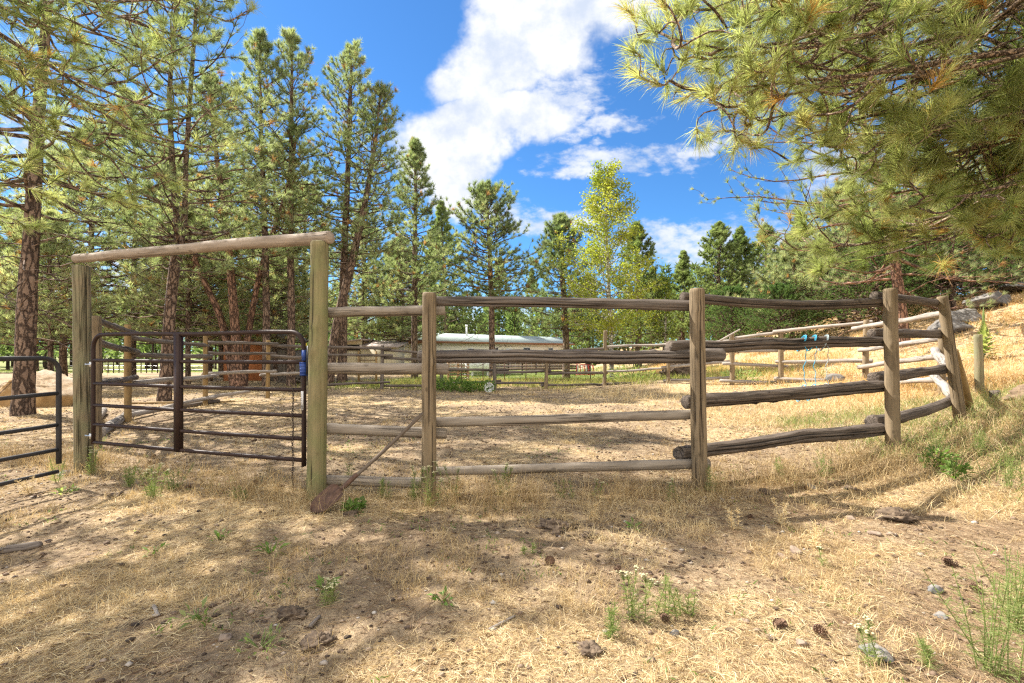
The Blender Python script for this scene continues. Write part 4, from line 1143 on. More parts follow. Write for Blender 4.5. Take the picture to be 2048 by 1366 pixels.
# distant wood: one mass of small pines nobody could count
def far_wood():
    rg = np.random.default_rng(77)
    cb = MB()
    n_ = 300
    th = rg.uniform(-.95, .95, n_)
    d = rg.uniform(60, 130, n_)
    x, y = d * np.sin(th), d * np.cos(th)
    keep = np.ones(n_, bool)
    x, y = x[keep], y[keep]
    z = hgt(x, y)
    h = rg.uniform(7, 11.5, len(x)) * (1 + .0016 * (d[keep] - 60))
    for k in range(len(x)):
        nn = 420
        f = rg.random(nn) ** .8
        R = (1 - f) ** .8 * h[k] * .20 * rg.uniform(.3, 1.0, nn) + .15
        a = rg.uniform(0, 6.28, nn)
        P0 = np.stack([x[k] + R * np.cos(a), y[k] + R * np.sin(a), z[k] + h[k] * (.10 + .88 * f)], -1)
        dr = norm(np.stack([np.cos(a), np.sin(a), rg.uniform(.0, 1.4, nn)], -1) + rg.normal(0, .3, (nn, 3)))
        V, F3, va = ribbons(P0, dr, rg.uniform(.5, .95, nn), rg.uniform(.20, .36, nn), rg, 0, 1, np.clip(.30 + .12 * rg.normal() + rg.normal(0, .14, nn), 0, 1))
        cb.add(V, F3, None, None, va)
    o = cb.build('distant_wood', M['needle_far'])
    tag(o, 'far dark wood of small pines along the horizon behind everything', 'forest', kind='stuff')
    tb = MB()
    S = np.stack([x, y, z - .3], -1)
    E = S + np.stack([0 * x, 0 * x, h * .7], -1)
    Cv = np.stack([S, (S + E) / 2, E], 1)
    limb_tubes(tb, Cv, h * .018, h * .004, 5)
    o2 = tb.build('distant_trunks', M['bark_dark'], o)
far_wood()

# ---- overhanging near pines (their trunks stand just outside the picture)
def near_pine(label, trunk, limbs, seed, K, ln, wd, tone, leafm='needle_near', per1=7, per2=3, sub1=.42, sub2=.5, bark='bark'):
    """limbs: arrays of world points (M,3) from the trunk outward, with base radius"""
    rg = np.random.default_rng(seed)
    gz = float(hgt(trunk[0][0], trunk[0][1]))
    root = thing('pine_tree', (trunk[0][0], trunk[0][1], gz), label, 'pine tree', G)
    tb, cb = MB(), MB()
    trunk_tube(tb, trunk, np.linspace(.24, .10, len(trunk)), 18, .2, seed, .07, .3)
    P = 12
    Cv, L, R0 = [], [], []
    for pts, r0 in limbs:
        pts = np.asarray(pts, float)
        s = np.concatenate([[0], np.cumsum(np.linalg.norm(np.diff(pts, axis=0), axis=1))])
        q = np.linspace(0, s[-1], P)
        c = np.stack([np.interp(q, s, pts[:, k]) for k in range(3)], -1)
        for _ in range(2):
            c[1:-1] = (c[:-2] + 2 * c[1:-1] + c[2:]) / 4
        wv = fbm(np.stack([q * 1.6, np.full(P, len(L) * 3.3 + seed), np.zeros(P)], -1), 2)
        wz = fbm(np.stack([q * 1.6, np.full(P, len(L) * 5.3 + seed), np.ones(P)], -1), 2)
        c[:, 2] += .07 * wz * np.linspace(0, 1, P); c[:, 0] += .07 * wv * np.linspace(0, 1, P)
        Cv.append(c); L.append(s[-1]); R0.append(r0)
    Cv, L, R0 = np.array(Cv), np.array(L), np.array(R0)
    limb_tubes(tb, Cv, R0, np.full(len(L), .006), 8)
    A, La, _ = children(Cv, L, per1, .18, .97, sub1, (.35, 1.25), rg, (-.8, .35), (-.1, 1.0), 10, wob=.14)
    La_c = np.minimum(La, 1.1)
    limb_tubes(tb, A, .007 + La_c * .010, np.full(len(La), .0045), 6)
    B, Lb, _ = children(A, La, per2, .3, .95, sub2, (.4, 1.3), rg, (-.7, .45), (-.2, 1.1), 8, wob=.18)
    limb_tubes(tb, B, .005 + Lb * .007, np.full(len(Lb), .0038), 5)
    pos, dr = [], []
    for (Q, ts) in ((Cv, (.9, .95, 1.0)), (A, (.86, 1.0)), (B, (.78, 1.0))):
        i = np.repeat(np.arange(len(Q)), len(ts))
        a_, d_ = sample(Q, i, np.tile(ts, len(Q)))
        pos.append(a_); dr.append(d_)
    pos, dr = np.concatenate(pos), np.concatenate(dr)
    V, F3, va = tufts(pos, dr, K, ln, wd, rg, tone + vnoise(pos * 1.2) * .22, .13, (.12, 1.15), .45, 2, dead=.025)
    cb.add(V, F3, None, None, va)
    tb.build('trunk', M['bark'] if bark == 'bark' else M[bark], root, smooth=True)
    cb.build('crown', M[leafm], root)
    return root

rr = np.random.default_rng(5)
TR = np.array((6.6, 3.7, 0)); 
trunkR = [TR + np.array((0, 0, -.1)), TR + np.array((0, .05, 3.0)), TR + np.array((-.1, .1, 6.5)), TR + np.array((-.15, .1, 9.0))]
def limbR(tips, z0, r0, sag=.35):
    tips = np.asarray(tips, float)
    st = np.array((TR[0] - .05, TR[1] + .05, z0))
    return np.concatenate([[st], tips]), r0
LR = []
LR.append(limbR([at(1900, -50, 4.3), at(1780, 10, 4.2), at(1733, 42, 4.2), at(1658, 60, 4.15), at(1597, 76, 4.1), at(1513, 92, 4.05), at(1420, 96, 4.0), at(1350, 86, 3.95)], 4.6, .045))
LR.append(limbR([at(1900, -70, 4.6), at(1760, 20, 4.5), at(1640, 75, 4.4), at(1560, 108, 4.3), at(1470, 140, 4.2), at(1400, 190, 4.15)], 4.7, .035))
tipsR = [(1395, 125, 4.1), (1400, 175, 4.3), (1440, 60, 4.3), (1460, 230, 4.5), (1500, 150, 4.6), (1410, 10, 4.4), (1420, 30, 5.2), (1500, -20, 4.6), (1560, 40, 5.6), (1470, 190, 4.8), (1555, 200, 4.2), (1530, 240, 5.4), (1600, 280, 5.0), (1650, 130, 5.8), (1700, 260, 4.4), (1740, 170, 5.6),
         (1690, 350, 5.4), (1640, 430, 6.0), (1760, 330, 5.0), (1720, 470, 5.8), (1650, 540, 6.2), (1800, 420, 4.6), (1850, 280, 4.4), (1820, 470, 5.6), (1900, 380, 5.0), (1780, 490, 6.0), (1930, 480, 5.4),
         (1960, 260, 4.2), (1980, 420, 4.6), (1880, 180, 5.2), (2010, 470, 5.4), (2030, 330, 4.9), (1690, 500, 6.3), (1600, 120, 5.0), (1780, 230, 4.9), (1620, 10, 5.3), (1740, 60, 6.0),
         (1560, 330, 6.2), (1590, 500, 6.6), (1850, 350, 6.4), (2000, 200, 5.8)]
for k, (px, py, Y) in enumerate(tipsR):
    tip = at(px, py, Y)
    z0 = np.clip(tip[2] + rr.uniform(-.2, .9), 1.9, 8.0)
    st = np.array((TR[0], TR[1], z0))
    d = tip - st
    ln_ = np.linalg.norm(d)
    mid1 = st + d * .35 + np.array((0, .0, .10 * ln_ * rr.uniform(.2, 1.2)))
    mid2 = st + d * .72 + np.array((0, .0, -.02 * ln_ * rr.uniform(-1.2, 1.8)))
    LR.append((np.array([st, mid1, mid2, tip]), .012 + .007 * ln_))
near_pine('overhanging long needled pine whose boughs fill the upper right corner', trunkR, LR, 61, 66, .205, .0042, .66, per1=8, per2=3, sub1=.34, bark='bark_limb')

TLn = np.array((-7.2, 4.4, 0))
trunkL = [TLn + np.array((0, 0, -.1)), TLn + np.array((.05, 0, 3.5)), TLn + np.array((.1, .1, 7.0)), TLn + np.array((.1, .1, 10.0))]
LL = []
def limbL(pts, r0):
    LL.append((np.concatenate([[np.array((TLn[0], TLn[1], pts[0][2] + .25))], np.asarray(pts)]), r0))
limbL([at(-60, 20, 5.2), at(60, 110, 5.3), at(160, 165, 5.4), at(260, 220, 5.5), at(330, 222, 5.6), at(385, 205, 5.6)], .04)
limbL([at(-60, 90, 5.5), at(80, 140, 5.6), at(210, 235, 5.7), at(320, 290, 5.9), at(400, 315, 6.0), at(470, 290, 6.1)], .04)
limbL([at(-80, -60, 5.0), at(60, -40, 5.2), at(180, 15, 5.4), at(300, 10, 5.8), at(420, -10, 6.0)], .035)
for k, (px, py, Y) in enumerate([(120, 60, 5.0), (240, 120, 5.6), (60, 230, 5.2), (150, 300, 5.8), (260, 330, 6.2), (330, 130, 6.0), (80, 20, 5.6), (190, -10, 5.2), (300, 50, 6.4), (30, 330, 5.4), (110, 400, 6.2),
                                 (400, 90, 6.6), (440, 40, 6.8), (-40, 180, 5.0), (200, 210, 5.2), (280, 420, 6.8), (40, 120, 4.8), (360, 360, 6.8), (150, 80, 6.6), (10, 430, 5.8)]):
    tip = at(px, py, Y)
    z0 = np.clip(tip[2] + rr.uniform(.2, 1.6), 2.8, 9.0)
    stt = np.array((TLn[0], TLn[1], z0)); d = tip - stt; ln_ = np.linalg.norm(d)
    LL.append((np.array([stt, stt + d * .35 + np.array((0, 0, .03 * ln_)), stt + d * .72 + np.array((0, 0, -.03 * ln_)), tip]), .012 + .007 * ln_))
# higher boughs above the picture, added unseen to shade the ground in front of the fence
for k in range(2):
    tip = np.array((rr.uniform(-6.5, -1.0), rr.uniform(3.2, 7.5), rr.uniform(5.6, 8.4)))
    stt = np.array((TLn[0], TLn[1], tip[2] + rr.uniform(-.5, .6))); d = tip - stt; ln_ = np.linalg.norm(d)
    LL.append((np.array([stt, stt + d * .35 + np.array((0, 0, .05 * ln_)), stt + d * .72, tip]), .012 + .007 * ln_))
near_pine('overhanging pine whose bare brown limbs sweep in from the upper left corner', trunkL, LL, 62, 40, .185, .0040, .60, per1=6, per2=2, sub1=.30, bark='bark_limb')

# ------------------------------------------------------------------ buildings beyond the corral
def mat_siding(name, col, pitch, vertical=False, dirt=.15):
    m, t = newmat(name)
    tc = t.n('ShaderNodeTexCoord').outputs['Object']
    s_ = t.n('ShaderNodeSeparateXYZ', {0: tc}).outputs
    ax_ = t.m('ADD', s_[0], s_[1]) if vertical else s_[2]
    fr = t.m('FRACT', t.m('DIVIDE', ax_, pitch))
    ln_ = t.ramp(fr, (0.0, 1.0), (0.10, 0.0))
    nz = t.n('ShaderNodeTexNoise', {'Vector': tc, 'Scale': 1.6, 'Detail': 6.0}).outputs[0]
    fl = t.n('ShaderNodeTexWhiteNoise', {1: t.m('FLOOR', t.m('DIVIDE', ax_, pitch))}, noise_dimensions='1D').outputs[0]
    c_ = t.mix(t.m('MULTIPLY', nz, dirt * 2), col, tuple(c * .55 for c in col))
    c_ = t.mix(t.m('MULTIPLY', fl, dirt), c_, tuple(c * .5 for c in col))
    c_ = t.mix(t.m('MULTIPLY', ln_, .6), c_, tuple(c * .35 for c in col))
    bp = t.n('ShaderNodeBump', {'Height': t.m('SUBTRACT', 1.0, ln_), 'Strength': .6, 'Distance': .02}).outputs[0]
    p = t.n('ShaderNodeBsdfPrincipled', {'Base Color': c_, 'Roughness': .8, 'Normal': bp})
    t.n('ShaderNodeOutputMaterial', {0: p.outputs[0]})
    return m
M['siding'] = mat_siding('cream_siding', (.84, .79, .66), .13)
M['siding_w'] = mat_siding('white_siding', (.72, .70, .64), .13)
M['tan_panel'] = mat_siding('tan_panel', (.62, .54, .38), .4, True)
M['orange_ply'] = mat_siding('orange_plywood', (.62, .23, .085), .3, True, .3)
M['grey_plank'] = mat_siding('grey_plank', (.26, .22, .18), .16, True, .5)
M['roof_green'] = mat_siding('pale_green_metal_roof', (.40, .47, .43), .3, True, .3)
M['roof_brown'] = mat_siding('pale_brown_roof', (.40, .32, .27), .3, True, .2)
M['fascia'] = mat_plain('brown_fascia', (.22, .10, .05), .8)
M['glass'] = mat_plain('window_glass', (.03, .045, .055), .08, 0, .8)
M['frame_w'] = mat_plain('white_frame', (.7, .7, .68), .6)
M['tank'] = mat_plain('tank_white', (.72, .73, .74), .4)
M['dark'] = mat_plain('opening_shade', (.02, .018, .015), .9)
M['red'] = mat_plain('red_paint', (.45, .03, .03), .5)
M['pallet'] = mat_plain('pallet_wood', (.42, .26, .13), .85, noise=.3)

def frame_T(A, ang):
    ca, sa = math.cos(ang), math.sin(ang)
    return lambda P: np.stack([A[0] + P[:, 0] * ca - P[:, 1] * sa, A[1] + P[:, 0] * sa + P[:, 1] * ca, A[2] + P[:, 2]], -1)

# long pale house: near left corner A, long side running away to the right
A = np.array((-8.4, 41.0, -.72)); an = math.atan2(17.5, 15.5)
hs = thing('mobile_home', A, 'long cream sided single storey home with pale green metal roof beyond the corral', 'house')
T = frame_T(A, an)
Ln, Wd, EH, RH = 23.5, 4.4, 2.95, 3.75
mb = MB()
mb.box(0, Ln, 0, Wd, -.3, EH, T)
mb.build('wall', M['siding'], hs)
mb = MB()
gab = T(np.array([(-.02, 0, EH), (-.02, Wd, EH), (-.02, Wd / 2, RH - .12), (Ln + .02, 0, EH), (Ln + .02, Wd, EH), (Ln + .02, Wd / 2, RH - .12)], float))
mb.add(gab, [(0, 2, 1), (3, 4, 5)]); mb.build('gable', M['siding_w'], hs)
mb = MB()
R3 = T(np.array([(-.4, -.35, EH - .02), (Ln + .4, -.35, EH - .02), (Ln + .4, Wd / 2, RH), (-.4, Wd / 2, RH), (Ln + .4, Wd + .35, EH - .02), (-.4, Wd + .35, EH - .02)], float))
R4 = R3 - np.array((0, 0, .07))
mb.add(np.concatenate([R3, R4]), None, [(0, 1, 2, 3), (3, 2, 4, 5), (6, 9, 8, 7), (9, 11, 10, 8), (0, 6, 7, 1), (4, 10, 11, 5), (0, 3, 9, 6), (3, 5, 11, 9), (1, 7, 8, 2), (2, 8, 10, 4)])
rf = mb.build('roof', M['roof_green'], hs)
mb = MB(); mb.box(-.42, Ln + .42, -.39, -.355, EH - .24, EH - .03, T); mb.box(-.44, -.41, -.36, Wd + .36, EH - .26, EH - .06, T); mb.build('fascia', M['fascia'], hs)
mb = MB(); mb.tube([T(np.array([(7.6, Wd / 2 - .6, RH - .3)]))[0], T(np.array([(7.6, Wd / 2 - .6, RH + .75)]))[0]], .09, 10); mb.tube([T(np.array([(7.6, Wd / 2 - .6, RH + .70)]))[0], T(np.array([(7.6, Wd / 2 - .6, RH + .9)]))[0]], .14, 10)
mb.build('chimney', M['tank'], rf)
for (x0, w_, z0, h_) in ((1.6, .7, 1.5, 1.1), (6.2, .9, 1.3, 1.0), (9.6, .9, 1.4, 1.0), (14.5, 1.2, 1.4, 1.0), (19.0, .9, 1.4, 1.0)):
    mb = MB(); mb.box(x0, x0 + w_, -.05, -.012, z0, z0 + h_, T); wn = mb.build('window', M['frame_w'], hs)
    mb = MB(); mb.box(x0 + .07, x0 + w_ / 2 - .02, -.06, -.052, z0 + .07, z0 + h_ - .07, T); mb.box(x0 + w_ / 2 + .02, x0 + w_ - .07, -.06, -.052, z0 + .07, z0 + h_ - .07, T); mb.build('pane', M['glass'], wn)
mb = MB(); mb.box(11.7, 12.6, -.05, -.012, .25, 2.3, T); mb.build('door', M['frame_w'], hs)
# tan shed left of it
A = np.array((-12.9, 33.5, -.42)); T = frame_T(A, .06)
sd_ = thing('shed', A, 'tan panelled low shed with pale brown slanting roof behind the short rails', 'shed')
mb = MB(); mb.box(0, 2.3, 0, 4, -.3, 1.75, T); mb.box(2.3, 4.6, -.3, 4, -.3, 2.05, T); mb.build('wall', M['tan_panel'], sd_)
mb = MB()
q = T(np.array([(-.25, -.3, 1.74), (1.0, -.3, 2.45), (2.28, -.3, 2.62), (2.28, 4.2, 2.62), (1.0, 4.2, 2.45), (-.25, 4.2, 1.74)], float))
mb.add(np.concatenate([q, q - np.array((0, 0, .09))]), None, [(0, 1, 4, 5), (1, 2, 3, 4), (6, 11, 10, 7), (7, 10, 9, 8), (0, 6, 7, 1), (1, 7, 8, 2), (0, 5, 11, 6), (2, 8, 9, 3)])
q = T(np.array([(2.2, -.5, 2.12), (4.9, -.5, 2.05), (4.9, 4.2, 2.45), (2.2, 4.2, 2.60)], float))
mb.add(np.concatenate([q, q - np.array((0, 0, .08))]), None, [(0, 1, 2, 3), (4, 7, 6, 5), (0, 4, 5, 1), (1, 5, 6, 2), (2, 6, 7, 3), (3, 7, 4, 0)])
mb.build('roof', M['roof_brown'], sd_)
mb = MB(); q = T(np.array([(0, -.01, 1.75), (2.3, -.01, 1.75), (2.3, -.01, 2.52), (1.0, -.01, 2.36)], float)); mb.add(q, None, [(0, 1, 2, 3)]); mb.build('gable', M['tan_panel'], sd_)
mb = MB(); mb.box(1.25, 2.15, -.03, -.015, 1.78, 2.2, T); mb.build('opening', M['dark'], sd_)  # flat panel coloured dark for the shade inside, no hole in the wall
# orange shed
A = np.array((-14.1, 23.2, float(hgt(-14.1, 23.2)))); T = frame_T(A, .0)
od = thing('shed', A, 'orange plywood shed with weathered grey plank side behind the leaning pine stems', 'shed')
mb = MB(); mb.box(0, 1.85, 0, 2.6, -.2, 2.35, T); mb.build('wall', M['orange_ply'], od)
mb = MB()
for k in range(9):
    x0 = 1.87 + k * .165
    hk = 2.36 - k * .055 + .05 * ((k * 7) % 3)
    mb.box(x0, x0 + .15, .05, .08, -.2, hk, T)
mb.box(1.88, 3.34, .095, 2.5, -.2, 1.5, T)
mb.build('plank_wall', M['grey_plank'], od)
mb = MB()
q = T(np.array([(-.12, -.15, 2.36), (1.6, -.15, 2.44), (3.45, -.15, 1.93), (3.45, 2.7, 1.93), (1.6, 2.7, 2.44), (-.12, 2.7, 2.36)], float))
mb.add(np.concatenate([q, q + np.array((0, 0, .06))]), None, [(0, 1, 4, 5), (1, 2, 3, 4), (6, 11, 10, 7), (7, 10, 9, 8), (0, 6, 7, 1), (1, 7, 8, 2), (0, 5, 11, 6), (2, 8, 9, 3)][:8])
mb.build('roof', M['grey_plank'], od)
mb = MB(); mb.box(1.0, 1.7, -.02, -.008, .1, 1.95, T); mb.build('door', M['orange_ply'], od)
# wooden rack frame
A = gpt(735, 19.5); T = frame_T(A, .0)
rk = thing('wooden_frame', A, 'upright ladder like timber frame standing behind the short rails', 'frame')
for x0 in (-.36, .36):
    mb = MB(); mb.box(x0 - .035, x0 + .035, -.04, .04, -.1, 1.40, T); mb.build('upright', M['post_gold'], rk)
for z0 in (.15, .42, 1.0):
    mb = MB(); mb.box(-.32, .32, -.02, .02, z0, z0 + .06, T); mb.build('crossbar', M['post_tan'], rk)
# propane tank
A = gpt(960, 31); T = frame_T(A, .1)
tk = thing('propane_tank', A, 'white rounded propane tank on the lawn behind the trunk of the spreading pine', 'tank')
prof_ = [(-.95, .02), (-.93, .18), (-.84, .33), (-.7, .42), (-.5, .45), (.5, .45), (.7, .42), (.84, .33), (.93, .18), (.95, .02)]
mb = MB(); mb.tube([T(np.array([(a, 0, .68)]))[0] for a, b in prof_], [b for a, b in prof_], 20); mb.build('body', M['tank'], tk, smooth=True)
mb = MB(); mb.tube([T(np.array([(0, 0, 1.08)]))[0], T(np.array([(0, 0, 1.28)]))[0]], .13, 12); mb.build('dome', M['tank'], tk)
for x0 in (-.5, .5):
    mb = MB(); mb.box(x0 - .06, x0 + .06, -.25, .25, -.1, .28, T); mb.build('leg', M['tank'], tk)
# pallets
A = gpt(916, 23); T = frame_T(A, .15)
pl = thing('pallet_stack', A, 'stack of tan wooden pallets behind the far rails right of the split post', 'pallets')
for k in range(7):
    mb = MB()
    for x0 in (-.52, -.05, .42): mb.box(x0, x0 + .1, -.45, .45, k * .145 + .02, k * .145 + .10, T)
    for y0 in (-.45, -.2, .05, .33): mb.box(-.53, .53, y0, y0 + .12, k * .145 + .103, k * .145 + .125, T)
    mb.build('pallet', M['pallet'], pl)
# rail panels before the house
A = gpt(1072, 33); T = frame_T(A, .10)
rp = thing('panel_fence', A, 'low run of brown horizontal rails standing before the pale house', 'fence')
for x0 in np.linspace(-2.9, 2.9, 7):
    mb = MB(); mb.box(x0 - .04, x0 + .04, -.04, .04, -.1, 1.05, T); mb.build('post', M['bark_dark'], rp)
for z0 in (.15, .35, .55, .75, .95):
    mb = MB(); mb.box(-2.95, 2.95, -.065, -.045, z0, z0 + .10, T); mb.build('rail', M['rust'], rp)
# red and white slatted frame
A = gpt(1171, 30.5); T = frame_T(A, -.1)
rw = thing('slatted_frame', A, 'low red and white slatted metal frame on the lawn left of the tallest far post', 'frame')
mb = MB()
mb.tube([T(np.array([(-.62, 0, .0)]))[0], T(np.array([(-.55, 0, .8)]))[0], T(np.array([(.5, 0, .72)]))[0], T(np.array([(.6, 0, 0)]))[0]], .02, 8); mb.tube([T(np.array([(-.6, .3, .1)]))[0], T(np.array([(.6, .3, .1)]))[0]], .02, 8)
mb.build('frame', M['red'], rw)
for k in range(8):
    mb = MB(); x0 = -.5 + k * .135
    mb.tube([T(np.array([(x0, 0, .72)]))[0], T(np.array([(x0 + .05, .1, .45)]))[0], T(np.array([(x0 + .02, .28, .1)]))[0]], .028, 7); mb.build('slat', M['red' if k % 2 else 'frame_w'], rw)
# wire fence on the left
wf = thing('wire_fence', gpt(220, 36), 'thin posted wire fence along the green strip behind the metal gate', 'fence')
for k, px in enumerate(range(150, 440, 11)):
    if k > 18: break
    b_ = gpt(px, 36)
    mb = MB(); mb.tube([b_ - np.array((0, 0, .1)), b_ + np.array((.01, 0, 1.05))], .035, 6); mb.build('post', M['bark_dark'], wf)
a_, b_ = gpt(140, 36), gpt(440, 36)
for z0 in (.3, .6, .95):
    mb = MB(); mb.tube([a_ + (b_ - a_) * s + np.array((0, 0, z0)) for s in np.linspace(0, 1, 12)], .008, 4); mb.build('wire', M['galv'], wf)
# field fence mid
wf2 = thing('wire_fence', gpt(1040, 19.5), 'square mesh wire fence strung just behind the far corral rails', 'fence')
pxs = list(range(880, 1310, 43))
for k, px in enumerate(pxs):
    b_ = gpt(px, 19.5); mb = MB(); mb.tube([b_ - np.array((0, 0, .1)), b_ + np.array((0, 0, 1.25))], .02, 6); mb.build('post', M['rust'], wf2)
mb = MB()
a_, b_ = gpt(880, 19.5), gpt(1300, 19.5)
for z0 in np.linspace(.1, 1.15, 8): mb.tube([a_ + (b_ - a_) * s + np.array((0, 0, z0)) for s in np.linspace(0, 1, 6)], .003, 3)
for s in np.linspace(0, 1, 40): q = a_ + (b_ - a_) * s; mb.tube([q + np.array((0, 0, .1)), q + np.array((0, 0, 1.15))], .0025, 3)
mb.build('mesh_wire', M['galv'], wf2)
# round white basin in weeds
A = gpt(978, 15.6); T = frame_T(A, 0)
bs = thing('basin', A, 'pale round basin tipped on its edge among green weeds at the far rails', 'basin')
mb = MB()
for (ra, rb, yy) in ((.03, .15, .0),):
    a = np.linspace(0, 2 * math.pi, 25)[:-1]
    rings = [(0.001, .06), (.12, .06), (.15, 0.0), (.16, 0.0), (.13, .08), (.001, .08)]
    P0 = np.concatenate([np.stack([A[0] + r_ * np.cos(a), np.full(24, A[1] + d_), A[2] + .15 + r_ * np.sin(a) * 1.05], -1) for r_, d_ in rings])
    k = np.arange(24)
    mb.add(P0, None, np.concatenate([np.stack([j * 24 + k, j * 24 + (k + 1) % 24, (j + 1) * 24 + (k + 1) % 24, (j + 1) * 24 + k], -1) for j in range(5)]))
mb.build('bowl', M['tank'], bs, smooth=True)

# ------------------------------------------------------------------ rocks, stones, cones, wood on the ground
def rock(name, c, size, seed, mat, label, cat, group=None, parent=None, sink=.3, n=28, rough=.25, flat=False, rz=0.0, facet=0.0, cuts=(), hf=.035):
    a = np.linspace(0, 2 * math.pi, n, endpoint=False)
    b = np.linspace(-math.pi / 2, math.pi / 2, n // 2 + 1)
    Bm, Am = np.meshgrid(b, a, indexing='ij')
    U = np.stack([np.cos(Bm) * np.cos(Am), np.cos(Bm) * np.sin(Am), np.sin(Bm)], -1).reshape(-1, 3)
    d = 1 + rough * fbm(U * 1.2 + seed * 3.1, 4)
    if facet:
        rgf = np.random.default_rng(seed)
        for _ in range(9):
            nn = norm(rgf.normal(size=3)); h = rgf.uniform(.5, .85)
            pr = U @ nn * d
            d = np.where(pr > h, d * h / np.maximum(pr, 1e-3), d)
    for (cn, ch) in cuts:
        pr = U @ norm(np.array(cn, float)) * d
        d = np.where(pr > ch, d * ch / np.maximum(pr, 1e-3), d)
    d = d * (1 + hf * fbm(U * 7 + seed, 3))
    V = U * d[:, None] * np.array(size)
    ca, sa = math.cos(rz), math.sin(rz)
    V = np.stack([V[:, 0] * ca - V[:, 1] * sa, V[:, 0] * sa + V[:, 1] * ca, V[:, 2]], -1)
    V = V + np.asarray(c) + np.array((0, 0, size[2] * (1 - 2 * sink)))
    m_ = len(b) - 1
    k = np.arange(n)
    Fq = np.concatenate([np.stack([j * n + k, j * n + (k + 1) % n, (j + 1) * n + (k + 1) % n, (j + 1) * n + k], -1) for j in range(m_)])
    o = mesh(name, V, [Fq], M[mat], None, V, None, facet == 0, loc=c)
    return tag(o, label, cat, group)
rock('boulder', (-12.3, 12.4, zg(-12.3, 12.4)), (.98, .7, .68), 3, 'rock_tan', 'big tan boulder lying right behind the thick left trunk', 'boulder', n=80, rough=.18, sink=.25, rz=-.1, cuts=(((.50, -.15, .85), .42), ((-.1, -1, .25), .62), ((-.6, -.2, .7), .75), ((.9, -.5, .1), .86)), hf=.05)
rock('boulder', (-14.7, 12.4, zg(-14.7, 12.4)), (1.3, .7, .52), 5, 'rock_tan', 'pale tan boulder at the left edge behind the grey gate', 'boulder', n=72, rough=.2, sink=.25, rz=.2, cuts=(((.1, -.25, .95), .5), ((0, -1, .2), .6)), hf=.05)
OG = 'rocks of the hillside outcrop'
for k, (px, Y, sx, sy, sz, sd_k, lb) in enumerate([
    (1885, 17.5, .9, .8, .62, 21, 'grey outcrop rock right behind the leaning post'), (1925, 18.5, 1.1, .8, .62, 22, 'fractured grey outcrop rock right of the leaning post'),
    (1985, 19.5, 1.5, .9, .60, 23, 'long grey outcrop rock above the tall mullein'), (2045, 20.5, 1.2, .9, .5, 24, 'grey outcrop rock at the right edge of the hill')]):
    q = gpt(px, Y)
    rock('rock', q, (sx * .8, sy * .8, sz * .8), sd_k, 'rock', lb, 'rock', OG, n=64, rough=.3, facet=1, sink=.36, rz=.3, hf=.07)
q = gpt(1672, 13.6)
rock('rock', q, (.35, .25, .16), 26, 'rock', 'small grey rock at the foot of a far post below the hill', 'rock', n=30, facet=1)
stones = [(1624, 983, 4.5, (.085, .07, .052), 'stone', 'smooth blue grey stone in the shade right of the middle post'),
 (1590, 1107, 3.20, (.062, .05, .042), 'stone_pink', 'reddish stone resting behind a paler flat one on the straw'),
 (1566, 1115, 3.14, (.052, .04, .026), 'stone_pink', 'paler flat stone touching the reddish one'),
 (1757, 1320, 2.12, (.075, .10, .04), 'stone', 'long grey stone near the lower right corner'),
 (1602, 1300, 2.2, (.045, .035, .028), 'stone_pink', 'small pale stone left of the long grey one in the sunlit dust'),
 (1750, 1070, 3.55, (.06, .05, .035), 'stone_pink', 'round tan stone at the foot of the shaded weeds on the right'),
 (1870, 1178, 2.76, (.055, .05, .04), 'stone', 'dark rounded stone in needles on the right'),
 (1880, 1225, 2.5, (.05, .04, .03), 'stone', 'flat grey stone below the dark rounded one'),
 (1490, 1252, 2.38, (.035, .03, .022), 'stone_pink', 'little white stone above the sunlit dust patch'),
 (448, 1284, 2.28, (.045, .035, .025), 'stone_pink', 'small whitish stone in the straw at lower left'),
 (1350, 1276, 2.3, (.03, .03, .02), 'stone', 'tiny grey stone left of the pale dust patch'),
 (1700, 1040, 3.85, (.05, .04, .03), 'stone_pink', 'small buff stone left of the dung heap'),
 (1445, 1000, 4.35, (.045, .04, .028), 'stone', 'small grey stone just right of the middle post foot'),
 (130, 945, 5.3, (.10, .08, .06), 'stone', 'grey stone in weeds at the foot of the left gateway post'),
 (1780, 1072, 3.5, (.04, .035, .025), 'stone_pink', 'small round stone beside the tan one on the right'),
 (1840, 1110, 3.2, (.05, .03, .02), 'stone_pink', 'small flat buff stone above the dark rounded one'),
 (1070, 1143, 3.0, (.022, .02, .014), 'stone_pink', 'tiny pale pebble left of the large pine cone')]
for k, (px, py, Y, sz_, mt, lb) in enumerate(stones):
    sz_ = tuple(c * .82 for c in sz_)
    rock('stone', gpt(px, 1330 / (py - 700)), sz_, 40 + k, mt, lb, 'stone', 'loose stones on the ground', n=32, rough=.30, sink=.42, rz=k * 1.1, facet=1)
dungs = [(1110, 1062, 'large dark dung heap in the middle of the foreground straw'), (1800, 1040, 'dark dung heap below the thick right post'), (700, 1033, 'dark clod under the shovel blade'), (232, 995, 'flat dark clod left of the gate below the grey gate'),
         (935, 1003, 'dark clod right of the split post foot'), (1178, 1080, 'dark crumbly clod right of the large dung heap'), (585, 1235, 'dark flat clod lower left of the middle'), (640, 1290, 'dark clod beside the red stalks near the bottom'),
         (1700, 985, 'dark clod beside the blue grey stone'), (1180, 1310, 'grey brown clod at the bottom middle'), (1530, 990, 'dark clod right behind the middle post')]
for k, (px, py, lb) in enumerate(dungs):
    s_ = (.13, .09, .05) if k < 2 else (.06, .05, .03)
    if k == 1: s_ = (.17, .12, .06)
    rock('dung_clod', gpt(px, 1330 / (py - 700)), s_, 80 + k, 'dung', lb, 'clod', 'dark clods on the ground', n=44, rough=.55, sink=.45, hf=.30)
